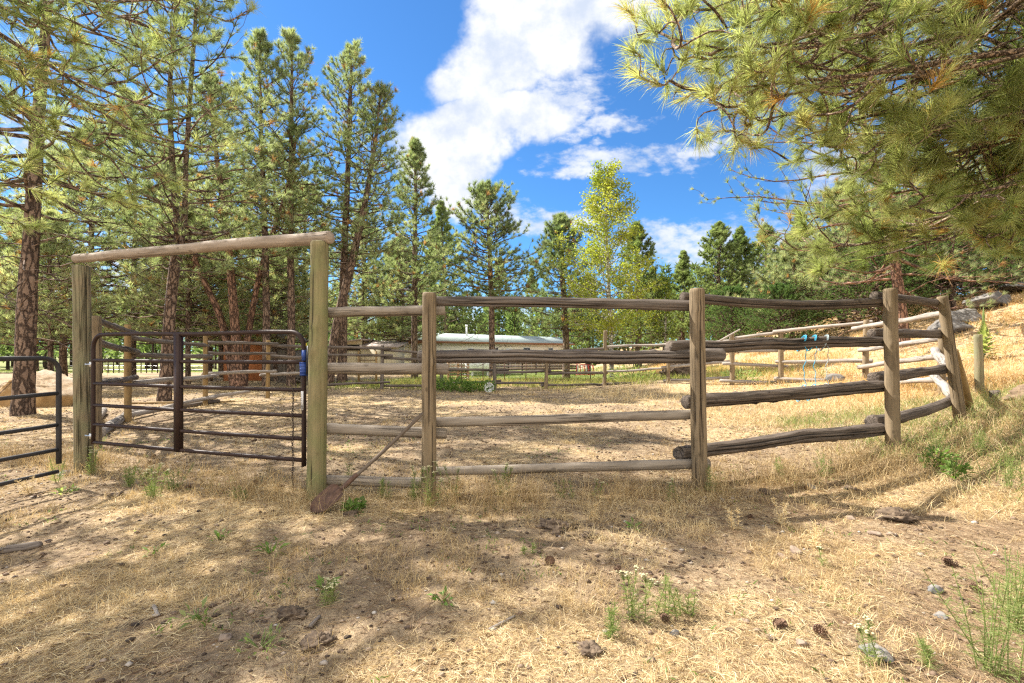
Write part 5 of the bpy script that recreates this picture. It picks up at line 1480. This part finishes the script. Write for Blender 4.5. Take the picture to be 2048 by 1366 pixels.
# soil bank and root ball on the right
rock('root_ball', gpt(1362, 20.5), (.85, .6, .62), 91, 'dung', 'brown root ball lying behind the far rails left of the slanted pole', 'root ball', n=72, rough=.4, sink=.3, hf=.2)
rock('dirt_mound', gpt(2072, 6.9), (.27, .24, .17), 92, 'dirt', 'bare dirt bank at the right edge beside the sawn stub', 'mound', n=72, rough=.4, sink=.35, hf=.12)

# pine cones
def cone_mesh():
    mb = MB()
    rg = np.random.default_rng(3)
    n_ = 90
    f = (np.arange(n_) + .5) / n_
    a = np.arange(n_) * 2.39996
    R = .030 * np.sin(np.pi * (f * .86 + .12)) ** .8
    z = (f - .5) * .085
    for k in range(n_):
        d = np.array((math.cos(a[k]), math.sin(a[k]), .35 - .5 * (f[k] < .3)))
        d /= np.linalg.norm(d)
        s_ = np.array((-math.sin(a[k]), math.cos(a[k]), 0))
        u_ = np.cross(d, s_)
        r0 = np.array((0, 0, z[k])) + d * R[k] * .2
        tip = np.array((0, 0, z[k])) + d * (R[k] + .008)
        w_ = .009
        mb.add([r0 - s_ * w_ * .4, r0 + s_ * w_ * .4, tip + s_ * w_ * .8, tip - s_ * w_ * .8, tip + d * .004 + u_ * .004], [(2, 3, 4)], [(0, 1, 2, 3)], var=.5)
    mb.tube([(0, 0, -.042), (0, 0, 0), (0, 0, .042)], [.008, .013, .006], 8)
    return mb
M['cone'] = mat_plain('pine_cone', (.17, .10, .062), .8, noise=.4, scale=60)
cone0 = cone_mesh().build('pine_cone', M['cone'])
cl_ = [(1100, 1137, 'large pine cone in the straw at the centre of the foreground'), (1235, 1150, 'small pine cone right of the large central cone'), (1950, 1178, 'pine cone in the needles near the right edge'),
       (1560, 1265, 'pine cone at the top of the pale dust patch'), (1610, 985, 'pine cone beside the blue grey stone'), (508, 883, 'right one of twin pine cones on the dirt behind the gate'), (472, 885, 'left one of twin pine cones on the dirt behind the gate'),
       (563, 982, 'pine cone left of the green gate post foot'), (512, 974, 'pine cone below the gate, left of the green post'), (376, 985, 'pine cone below the brace of the gate'), (1900, 1130, 'pine cone up right among the shaded needles'),
       (308, 912, 'pine cone below the left part of the gate'), (300, 926, 'pine cone just under another below the left part of the gate'), (1640, 1280, 'pine cone in the pale dust right of the small pale stone'), (1330, 1250, 'pine cone among stalks at lower centre right'),
       (1020, 960, 'pine cone behind the lowest centre rail'), (1500, 1040, 'pine cone in the shade below the middle post'), (940, 1000, 'pine cone by the dark clod right of the split post')]
for k, (px, py, lb) in enumerate(cl_):
    o = cone0 if k == 0 else cone0.copy()
    if k: C.objects.link(o)
    q = gpt(px, 1330 / (py - 700))
    o.location = q + np.array((0, 0, .022)); o.rotation_euler = (1.3 + .3 * math.sin(k * 3), .3 * math.cos(k), k * 1.7); s_ = (.85, .5, .6, .7, .55)[k % 5]; o.scale = (s_, s_, s_)
    tag(o, lb, 'pine cone', 'pine cones on the ground')

def lyinglog(name, mat, px0, py0, px1, py1, r0, r1, label, cat, wob=.01, **kw):
    a_, b_ = gpt(px0, 1330 / (py0 - 700)), gpt(px1, 1330 / (py1 - 700))
    a_[2] += r0 * .7; b_[2] += r1 * .7
    mb = MB(); logmesh(mb, a_, b_, r0, r1, wob=wob, seed=nseed(), **kw)
    o = mb.build(name, M[mat], None, smooth=True, loc=a_)
    return tag(o, label, cat)
lyinglog('fallen_log', 'silver', 200, 868, 268, 826, .085, .07, 'short grey log lying behind the metal gate hinges', 'log', n=20)
lyinglog('fallen_log', 'silver', 172, 862, 205, 828, .09, .09, 'stubby pale log end next to the gateway post foot', 'log', n=20)
lyinglog('fallen_log', 'weathered', 250, 835, 440, 806, .06, .05, 'long dark log lying along the foot of the left fence', 'log', n=16, wob=.05)
lyinglog('driftwood', 'weathered', 8, 1107, 80, 1096, .035, .022, 'crooked grey piece of dead wood at the left edge', 'dead wood', n=20, rough=.4, knots=7, wob=.07, step=.025)
lyinglog('stick', 'silver', 306, 1216, 317, 1240, .010, .008, 'short pale stick lying in the lower left straw', 'stick', n=10)
lyinglog('stick', 'silver', 978, 1268, 1030, 1240, .008, .006, 'pale broken stick at the bottom middle', 'stick', n=10)
lyinglog('stick', 'weathered', 620, 1262, 640, 1240, .012, .008, 'dark short stick near the bottom left of centre', 'stick', n=10)
lyinglog('stick', 'weathered', 1075, 1290, 1085, 1268, .009, .006, 'thin dark twig at the bottom, left of the golden straw', 'stick', n=8)
lyinglog('stick', 'post_gold', 470, 806, 262, 806, .03, .03, 'narrow tan board strip lying behind the left fence', 'board', n=8)
lyinglog('stick', 'weathered', 1420, 1062, 1530, 1105, .006, .004, 'long thin bare stem lying left of the reddish stone', 'stick', n=8, wob=.03)
# gnarled roots by the shed
b_ = gpt(588, 19.6)
ro = thing('root_snag', b_, 'gnarled dead root snag beside the orange shed', 'root snag')
mb = MB()
rg = np.random.default_rng(8)
for k in range(14):
    a = rg.uniform(0, 6.28); l = rg.uniform(.3, .9)
    p_ = [b_ + np.array((.15 * math.cos(a), .15 * math.sin(a), .1)), b_ + np.array((l * .5 * math.cos(a), l * .5 * math.sin(a), rg.uniform(.05, .5))), b_ + np.array((l * math.cos(a + .5), l * math.sin(a + .5), rg.uniform(0, .35)))]
    mb.tube(p_, [.07, .04, .012], 7)
mb.build('root', M['weathered'], ro, smooth=True)

# ------------------------------------------------------------------ individual plants
def yarrow(px, py, h, label, n_st=3, seed=0, heads=True, tone=.55, lean=.15, name='yarrow_plant', cat='weed', Y=None, group='weeds standing in the foreground', dry=False):
    rg = np.random.default_rng(900 + seed)
    q = gpt(px, Y or 1330 / (py - 700))
    root = thing(name, q, label, cat, group)
    sb, lb_ = MB(), MB()
    for k in range(n_st):
        a = rg.uniform(0, 6.28); ln_ = h * rg.uniform(.7, 1.05)
        off = np.array((rg.normal(0, .03), rg.normal(0, .03), 0))
        dirn = np.array((math.cos(a) * lean, math.sin(a) * lean, 1)) * (1, 1, 1) + np.array((rg.normal(0, .16), rg.normal(0, .16), 0))
        s = np.linspace(0, 1, 7)
        pp = q + off + (s[:, None] * ln_) * dirn + np.stack([.05 * ln_ * s * s * math.cos(a * 3), .05 * ln_ * s * s * math.sin(a * 2), 0 * s - .01], -1)
        sb.tube(pp, np.linspace(.0026, .0014, 7), 5, cap=False, var=.6)
        nl = 34
        t = rg.uniform(.03, .92, nl)
        P0, T0 = sample(pp[None], np.zeros(nl, int), t)
        fr = norm(np.stack([rg.normal(size=nl), rg.normal(size=nl), rg.uniform(.1, .9, nl)], -1))
        L_ = .055 * (1.2 - .7 * t) * (h / .35) ** .3
        for j in range(7):
            sgn = 1 if j % 2 else -1
            sd2 = norm(np.cross(fr, np.array((0, 0, 1.0)))) * sgn
            pj = P0 + fr * (L_ * (j + 1) / 8)[:, None]
            V, F3, va = ribbons(pj, norm(fr + sd2 * .9), L_ * .30, np.full(nl, .0030), rg, 0, 1, np.clip(tone + rg.normal(0, .1, nl), 0, 1))
            lb_.add(V, F3, None, None, va)
        V, F3, va = ribbons(P0, fr, L_, np.full(nl, .0028), rg, .2, 2, np.clip(tone + rg.normal(0, .1, nl), 0, 1)); lb_.add(V, F3, None, None, va)
        if heads:
            hb = MB()
            top = pp[-1]
            for j in range(9):
                c_ = top + np.array((rg.normal(0, .013), rg.normal(0, .013), rg.uniform(-.004, .006)))
                sb.tube([pp[-2], c_], .0010, 3, cap=False)
                aa = np.linspace(0, 6.283, 9)[:-1]
                r_ = rg.uniform(.005, .009)
                ring = np.stack([c_[0] + r_ * np.cos(aa), c_[1] + r_ * np.sin(aa), np.full(8, c_[2])], -1)
                V = np.concatenate([ring, [c_ + np.array((0, 0, .004))], [c_ - np.array((0, 0, .004))]])
                kk = np.arange(8)
                hb.add(V, np.concatenate([np.stack([kk, (kk + 1) % 8, np.full(8, 8)], -1), np.stack([(kk + 1) % 8, kk, np.full(8, 9)], -1)]))
            hb.build('flower_head', M['flower'], root)
    sb.build('stem', M['straw'] if dry else M['weed'], root)
    lb_.build('foliage', M['straw'] if dry else M['weed'], root)
    return root
ypos = [(1290, 1190, .30, 'feathery green yarrow in the straw at lower right of centre', 4, 0), (1245, 1150, .0, '', 0, 0)]
yl = [
 (655, 1215, .17, 3, True, .75, 'pale flowered yarrow standing alone in the left foreground'),
 (1270, 1250, .26, 5, True, .6, 'feathery yarrow clump with several cream heads right of the bottom centre'),
 (1325, 1235, .22, 4, False, .55, 'flowerless feathery stems right of the cream headed clump'),
 (1240, 1285, .18, 3, False, .4, 'reddish feathery stalks at the foot of the cream headed clump'),
 (1375, 1240, .15, 3, False, .6, 'low feathery tuft left of the pale dust patch'),
 (1000, 1000, .34, 4, True, .6, 'yarrow behind the lowest rail right of the split post'),
 (868, 1012, .36, 5, True, .65, 'tall yarrow in front of the split post foot'),
 (828, 1000, .33, 5, True, .65, 'tall yarrow just left of the split post foot'),
 (905, 1000, .34, 3, True, .6, 'yarrow with broad cream heads right beside the split post'),
 (770, 995, .26, 4, False, .6, 'flowerless feathery stems between shovel and split post'),
 (700, 970, .25, 3, False, .6, 'thin green stems behind the shovel handle'),
 (1640, 1130, .16, 1, True, .7, 'single stalk standing right of the reddish stone'),
 (1195, 1000, .22, 2, True, .5, 'thin stalk with cream head in the shade under the centre rails'),
 (1340, 1000, .24, 2, True, .5, 'thin cream headed stalk left of the middle post foot'),
 (1420, 985, .30, 4, False, .6, 'green weed stems right beside the middle post foot'),
 (1985, 1352, .50, 11, False, .6, 'large feathery green weed in the lower right corner'),
 (2030, 1250, .44, 10, False, .65, 'feathery green weed at the right edge above the corner weed'),
 (1740, 1330, .18, 3, True, .55, 'short feathery weed left of the long grey stone'),
 (1850, 1340, .14, 3, False, .55, 'low feathery weed right of the long grey stone'),
 (170, 930, .40, 6, False, .6, 'tall green weed at the foot of the left gateway post'),
 (185, 945, .32, 5, True, .6, 'green weed right of the left gateway post'),
 (110, 960, .30, 4, False, .6, 'green weed by the corner of the grey gate'),
 (255, 975, .30, 6, False, .5, 'feathery weed below the left part of the metal gate'),
 (305, 1000, .33, 7, True, .5, 'wide feathery weed under the gate brace'),
 (350, 985, .25, 5, False, .5, 'feathery weed right of the gate brace below the gate'),
 (480, 1010, .15, 3, False, .5, 'low feathery weed below the right part of the gate'),
 (1560, 965, .28, 4, False, .45, 'grey green weed under the right fence panel'),
 (1650, 960, .32, 5, False, .45, 'tall grey green weed left of the thick right post'),
 (1870, 945, .36, 6, False, .5, 'feathery weed between the thick post and the leaning post'),
 (1960, 960, .34, 6, False, .45, 'feathery weed on the slope below the leaning post'),
 (2020, 1010, .34, 6, False, .5, 'feathery weed at the right edge below the sawn stub'),
 (1130, 1000, .20, 3, False, .4, 'dry feathery stalks in the shade below the centre rails'),
 (1060, 1120, .10, 2, False, .6, 'tiny feathery sprig left of the large central pine cone'),
]
for k, (px, py, h_, ns, hd, tn, lb) in enumerate(yl):
    if h_: yarrow(px, py, h_, lb, ns, k, hd, tn)
for k, (px, py, h_, lb) in enumerate([(1180, 1045, .20, 'bleached dry stalk in the centre below the rails'), (1010, 1010, .24, 'bleached dry stalks right of the split post'), (1455, 1060, .22, 'bleached dry stalk below the middle post'),
                                      (1627, 1095, .17, 'white bleached stalk above the reddish stone'), (1560, 1050, .24, 'slanting bleached stalk between the middle post and reddish stone'), (410, 980, .22, 'dry straw coloured weed below the gate brace'), (60, 985, .2, 'dry straw coloured weed under the grey gate')]):
    yarrow(px, py, h_, lb, 3, 60 + k, False, .8, .3, 'dry_weed', dry=True)

def leafyclump(px, py, r, h, n_, label, seed, mat='leafy', name='green_plant', Y=None, lw=.014, ll=.07, group=None, cat='plant', stems=0):
    rg = np.random.default_rng(seed)
    q = gpt(px, Y or 1330 / (py - 700))
    root = thing(name, q, label, cat, group)
    mb = MB()
    a = rg.uniform(0, 6.28, n_); rr_ = r * np.sqrt(rg.random(n_)) * .8
    z = rg.uniform(0, h, n_) * (1 - .5 * rr_ / r)
    P0 = q + np.stack([rr_ * np.cos(a), rr_ * np.sin(a), z], -1)
    d = norm(np.stack([np.cos(a), np.sin(a), rg.uniform(.2, 1.6, n_)], -1) + rg.normal(0, .35, (n_, 3)))
    side = norm(np.cross(d, rg.normal(size=(n_, 3)) * .4 + np.array((0, 0, 1.0))))
    L_ = ll * rg.uniform(.6, 1.2, n_)[:, None]; w_ = lw * rg.uniform(.7, 1.2, n_)[:, None]
    up = np.cross(side, d)
    V = np.stack([P0, P0 + d * L_ * .45 + side * w_ + up * w_ * .3, P0 + d * L_ - np.array((0, 0, .2)) * L_, P0 + d * L_ * .45 - side * w_ + up * w_ * .3, P0 + d * L_ * .45], 1).reshape(-1, 3)
    b = np.arange(n_)[:, None] * 5
    mb.add(V, np.concatenate([b + np.array([[0, 1, 4]]), b + np.array([[4, 1, 2]]), b + np.array([[4, 2, 3]]), b + np.array([[0, 4, 3]])]), None, None, np.repeat(np.clip(rg.normal(.5, .2, n_), 0, 1), 5))
    mb.build('foliage', M[mat], root)
    sb = MB()
    for k in range(6):
        a = rg.uniform(0, 6.28)
        sb.tube([q + np.array((0, 0, -.01)), q + np.array((r * .3 * math.cos(a), r * .3 * math.sin(a), h * .5)), q + np.array((r * .6 * math.cos(a), r * .6 * math.sin(a), h))], [.004, .003, .002], 5)
    sb.build('stem', M['weed'], root)
    return root
leafyclump(708, 1022, .10, .09, 90, 'bright green leafy clump right of the shovel blade', 1)
leafyclump(1875, 965, .16, .26, 130, 'dark green leafy shrublet below the thick right post', 2, lw=.018)
leafyclump(1910, 985, .12, .22, 90, 'dark green leafy shrublet right next to the first below the thick post', 3, lw=.018)
leafyclump(540, 1110, .07, .06, 14, 'rosette of broad lime green leaves in the left foreground', 4, lw=.012, ll=.09)
leafyclump(440, 1085, .06, .06, 12, 'small dark green broadleaf sprig left of the lime rosette', 5, lw=.012, ll=.07)
leafyclump(650, 1185, .08, .03, 16, 'flat dark green rosette under the pale flowered yarrow', 6, lw=.014, ll=.08)
leafyclump(885, 1215, .07, .04, 14, 'small dark green rosette at lower centre left', 7, lw=.010, ll=.06)
leafyclump(1270, 1062, .05, .07, 10, 'dark green sprig right of the big dung heap', 8, lw=.012, ll=.07)
leafyclump(395, 1245, .08, .03, 12, 'pale green flat rosette in the lower left', 9, lw=.014, ll=.09, mat='weed')
leafyclump(310, 1110, .06, .03, 8, 'yellow green flat leaves in the sunlit straw at left', 10, lw=.01, ll=.08)
leafyclump(130, 985, .10, .05, 20, 'low green leaves at the left below the grey gate', 11, mat='weed')
leafyclump(520, 1300, .12, .05, 40, 'feathery low green patch near the bottom left of centre', 12, mat='weed', lw=.006, ll=.05)
leafyclump(905, 775, .75, .45, 420, 'thick bright green grass clump at the far rails right of the split post', 13, Y=15.9, lw=.02, ll=.30)
leafyclump(960, 775, .55, .38, 300, 'thick bright green clump around the pale basin', 14, Y=15.8, lw=.02, ll=.26)
leafyclump(1265, 775, 1.0, .65, 420, 'tall green weeds behind the far rails right of the tallest far post', 15, Y=17.6, lw=.02, ll=.25, mat='weed')
leafyclump(1480, 770, .7, .45, 260, 'green weeds around the far post by the slanted pole', 16, Y=15.8, lw=.02, ll=.22, mat='weed')

# mullein on the slope
q = gpt(1967, 12.6)
ml = thing('mullein_plant', q, 'tall pointed mullein with broad pale leaves on the dry slope', 'mullein')
rg = np.random.default_rng(14)
mb = MB()
n_ = 110
f = np.linspace(0, 1, n_)
a = np.arange(n_) * 2.4
z = .05 + f ** .8 * 1.05
R = .02
L_ = np.interp(f, [0, .25, .6, .9, 1], [.42, .36, .20, .09, .04])[:, None]
el = np.interp(f, [0, .5, 1], [.3, .9, 1.3])
d = np.stack([np.cos(a) * np.cos(el), np.sin(a) * np.cos(el), np.sin(el)], -1)
side = norm(np.cross(d, np.array((0, 0, 1.0))))
P0 = q + np.stack([0 * a, 0 * a, z], -1)
w_ = L_ * .20
V = np.stack([P0, P0 + d * L_ * .5 + side * w_, P0 + d * L_ - np.array((0, 0, .12)) * L_, P0 + d * L_ * .5 - side * w_, P0 + d * L_ * .5 - np.array((0, 0, .02))], 1).reshape(-1, 3)
b = np.arange(n_)[:, None] * 5
mb.add(V, np.concatenate([b + np.array([[0, 1, 4]]), b + np.array([[4, 1, 2]]), b + np.array([[4, 2, 3]]), b + np.array([[0, 4, 3]])]), None, None, np.repeat(np.clip(rg.normal(.75, .15, n_), 0, 1), 5))
mb.build('foliage', M['weed'], ml)
mb = MB(); mb.tube([q, q + np.array((0, 0, .8)), q + np.array((0, 0, 1.2)), q + np.array((0, 0, 1.42))], [.022, .02, .028, .006], 10); mb.build('stem', M['weed'], ml, smooth=True)

# ------------------------------------------------------------------ ground cover (stuff)
def in_view(x, y, m=1.25):
    return np.abs(x) < y * 1.08 * m + .6
def scatter(n, y0, y1, power, rg, m=1.1):
    """positions whose density falls with distance"""
    u_ = rg.random(n)
    k = 2 - power
    y = (y0 ** k + u_ * (y1 ** k - y0 ** k)) ** (1 / k)
    x = rg.uniform(-1, 1, n) * (y * 1.08 * m + .5)
    return x, y
def cover(name, label, cat, mat, n, y0, y1, power, dens, ln, wd, up, seed, bend=.5, tone=(.5, .2), tonef=None, clump=0, grow=.35, lift=.0):
    rg = np.random.default_rng(seed)
    x, y = scatter(n, y0, y1, power, rg)
    keep = rg.random(n) < dens(x, y)
    x, y = x[keep], y[keep]
    if clump:
        m_ = len(x)
        x = np.repeat(x, clump) + rg.normal(0, .018, m_ * clump) * (1 + np.repeat(y, clump) * .15)
        y = np.repeat(y, clump) + rg.normal(0, .018, m_ * clump) * (1 + np.repeat(y, clump) * .15)
    N = len(x)
    a = rg.uniform(0, 6.28, N)
    e = rg.uniform(*up, N)
    d = np.stack([np.cos(a) * np.cos(e), np.sin(a) * np.cos(e), np.sin(e)], -1)
    sc = 1 + grow * np.maximum(y - 3, 0)
    L_ = rg.uniform(*ln, N)
    W_2 = rg.uniform(*wd, N) * sc
    P0 = np.stack([x, y, hgt(x, y) + lift * rg.random(N) - .002], -1)
    tn = rg.normal(tone[0], tone[1], N) + (tonef(x, y) if tonef else 0)
    V, F3, va = ribbons(P0, d, L_, W_2, rg, bend, 2, np.clip(tn, 0, 1), down=True)
    o = mesh(name, V, [F3], M[mat], None, None, va)
    return tag(o, label, cat, kind='stuff')
patch = lambda x, y: sm(n2d(x, y, .55, 3, 51.0), -.25, .45)
def straw_d(x, y):
    corral = 1 - .55 * sm(y, 5.2, 6.5) * (1 - sm(y, 15, 16.5)) * (1 - sm(x, 5, 6.5))
    return (.08 + .92 * f_straw(x, y) ** 1.3) * corral * (1 - f_lawn(x, y) * .8)
tone_p = lambda x, y: .16 * n2d(x, y, .8, 3, 61.0)
cover('dry_grass', 'flattened dry straw grass covering the foreground and corral', 'grass', 'straw', 520000, 1.75, 17, 1.45, straw_d, (.03, .11), (.0012, .0024), (-.05, .5), 201, .6, (.66, .26), tone_p, grow=.28, lift=.006)
cover('grass_tufts', 'small upright dry grass tufts among the straw', 'grass', 'straw', 26000, 1.75, 16, 1.2, lambda x, y: sm(n2d(x, y, .45, 3, 71.0), .05, .6) * (1 - .7 * sm(y, 5.3, 6.2) * (1 - sm(y, 14, 16)) * (1 - sm(x, 4.5, 6))), (.05, .13), (.0014, .0026), (.5, 1.45), 202, .5, (.6, .16), tone_p, clump=9, grow=.3)
cover('pine_litter', 'fallen brown pine needles strewn over the ground', 'needles', 'litter', 150000, 1.75, 10, 1.3, lambda x, y: .30 + .70 * sm(x + .6 * n2d(x, y, .9, 2, 81.0), .2, 1.6) * (1 - sm(y, 5, 7)), (.09, .19), (.0012, .0018), (-.03, .12), 203, .15, (.5, .25), None, grow=.25, lift=.012)
cover('fence_grass', 'taller dry grass standing along the foot of the front fence', 'grass', 'straw', 16000, 3.6, 6.6, .5, lambda x, y: np.exp(-((y - (4.35 + .10 * np.maximum(x, 0) + .22 * np.maximum(x - 1.8, 0) + .42 * np.maximum(-1.8 - x, 0))) / .35) ** 2) * (.25 + .75 * patch(x, y)), (.10, .42), (.0014, .0026), (.7, 1.5), 204, .45, (.42, .2), None, clump=6, grow=.1)
cover('slope_weeds', 'mixed green and dry weeds on the bank at the right', 'weeds', 'weed', 15000, 3.4, 8.5, .6, lambda x, y: sm(x + .5 * n2d(x, y, .7, 2, 91.0), 3.9, 5.2) * .8, (.06, .30), (.0025, .005), (.4, 1.5), 205, .5, (.55, .25), None, clump=4, grow=.1)
cover('slope_straw', 'dense pale dry grass on the bank at the right', 'grass', 'straw', 26000, 3.2, 12, .7, lambda x, y: sm(x + .5 * n2d(x, y, .7, 2, 92.0), 3.4, 4.8), (.07, .26), (.0016, .003), (.25, 1.4), 206, .6, (.6, .2), None, clump=5, grow=.15)
cover('golden_grass', 'golden dry grass covering the hillside beyond the corral', 'grass', 'gold', 75000, 8, 34, 1.1, lambda x, y: f_gold(x, y) * (.25 + .75 * patch(x * .4, y * .4)), (.10, .38), (.004, .008), (.5, 1.5), 207, .5, (.5, .22), lambda x, y: .25 * n2d(x, y, 2.0, 2, 93.0), clump=3, grow=.06)
cover('hill_weeds', 'green and russet weeds dotted over the dry hillside', 'weeds', 'green_grass', 5000, 8, 26, .9, lambda x, y: sm(x, 7, 9) * sm(n2d(x, y, 1.3, 3, 98.0), .15, .7), (.08, .34), (.006, .012), (.5, 1.5), 213, .4, (.55, .3), None, clump=4, grow=.04)
cover('lawn_grass', 'green lawn grass in front of the pale house', 'grass', 'green_grass', 42000, 20, 46, 1.0, lambda x, y: f_lawn(x, y), (.05, .16), (.012, .02), (.5, 1.5), 208, .4, (.45, .2), lambda x, y: .2 * n2d(x, y, 2.5, 2, 94.0), clump=2, grow=.02)
cover('rough_grass', 'rough yellow green grass along the far corral rails', 'grass', 'green_grass', 20000, 15.2, 24, .8, lambda x, y: sm(y + n2d(x, y, 1.5, 2, 95.0) * 1.2 - .02 * x * x * 0, 16.3, 17.2) * sm(x, -9, -4) * (1 - sm(x, 9, 12)) * (1 - sm(y, 21, 24)), (.12, .42), (.007, .012), (.7, 1.5), 209, .4, (.72, .25), lambda x, y: .3 * n2d(x, y, 1.2, 2, 96.0), clump=3, grow=.02)
cover('green_sprigs', 'scattered low green sprigs in the straw', 'weeds', 'leafy', 2600, 1.8, 9, 1.2, lambda x, y: sm(n2d(x, y, .8, 3, 97.0), .0, .6), (.02, .06), (.004, .009), (.1, 1.2), 210, .4, (.45, .25), None, clump=4, grow=.15)
cover('centre_weeds', 'pale flowering weeds in the corral before the far rails', 'weeds', 'straw', 5000, 11, 16.4, .3, lambda x, y: np.exp(-((x - 3.6) / 1.4) ** 2 - ((y - 14.2) / 1.6) ** 2), (.12, .45), (.004, .007), (.8, 1.5), 211, .3, (.75, .2), None, clump=5, grow=.04)

cover('twig_litter', 'dark twigs and bark flakes strewn over the ground', 'twigs', 'litter', 26000, 1.75, 12, 1.3, lambda x, y: .35 + .65 * patch(x * 1.7, y * 1.7), (.02, .075), (.004, .009), (-.05, .2), 212, .2, (.12, .12), None, grow=.2, lift=.008)
# clods and pebbles strewn everywhere: uncountable crumbs
rg = np.random.default_rng(300)
n_ = 16000
x, y = scatter(n_, 1.75, 17, 1.35, rg)
k_ = rg.random(n_) < .35 + .65 * (1 - f_straw(x, y))
x, y = x[k_], y[k_]; n_ = len(x)
octa = np.array([(1, 0, 0), (0, 1, 0), (-1, 0, 0), (0, -1, 0), (0, 0, 1), (0, 0, -1), (.7, .7, .3), (-.7, .6, .35), (.6, -.75, .25), (-.65, -.7, .3)], float)
of = np.array([(0, 6, 4), (6, 1, 4), (1, 7, 4), (7, 2, 4), (2, 9, 4), (9, 3, 4), (3, 8, 4), (8, 0, 4), (6, 0, 5), (1, 6, 5), (7, 1, 5), (2, 7, 5), (9, 2, 5), (3, 9, 5), (8, 3, 5), (0, 8, 5)])
s_ = .004 + .016 * rg.random(n_) ** 3 + .0008 * y
a = rg.uniform(0, 6.28, n_)
J = octa[None] * (1 + rg.normal(0, .18, (n_, 10, 3)))
X = J[..., 0] * np.cos(a)[:, None] - J[..., 1] * np.sin(a)[:, None]
Yy = J[..., 0] * np.sin(a)[:, None] + J[..., 1] * np.cos(a)[:, None]
V = np.stack([X, Yy * .8, J[..., 2] * .6], -1) * s_[:, None, None] + np.stack([x, y, hgt(x, y) + s_ * .2], -1)[:, None]
F3 = (of[None] + np.arange(n_)[:, None, None] * 10).reshape(-1, 3)
m, t = newmat('clods')
vr = attr(t, 'var').outputs['Fac']
p = t.n('ShaderNodeBsdfPrincipled', {'Base Color': t.ramp(vr, (0.0, (.03, .02, .015)), (.5, (.11, .07, .045)), (.9, (.30, .22, .15)), (1.0, (.42, .38, .33))), 'Roughness': .95})
t.n('ShaderNodeOutputMaterial', {0: p.outputs[0]})
o = mesh('soil_crumbs', V.reshape(-1, 3), [F3], m, None, None, np.repeat(rg.random(n_), 10))
tag(o, 'crumbs of dark soil and grit scattered over the ground', 'gravel', kind='stuff')
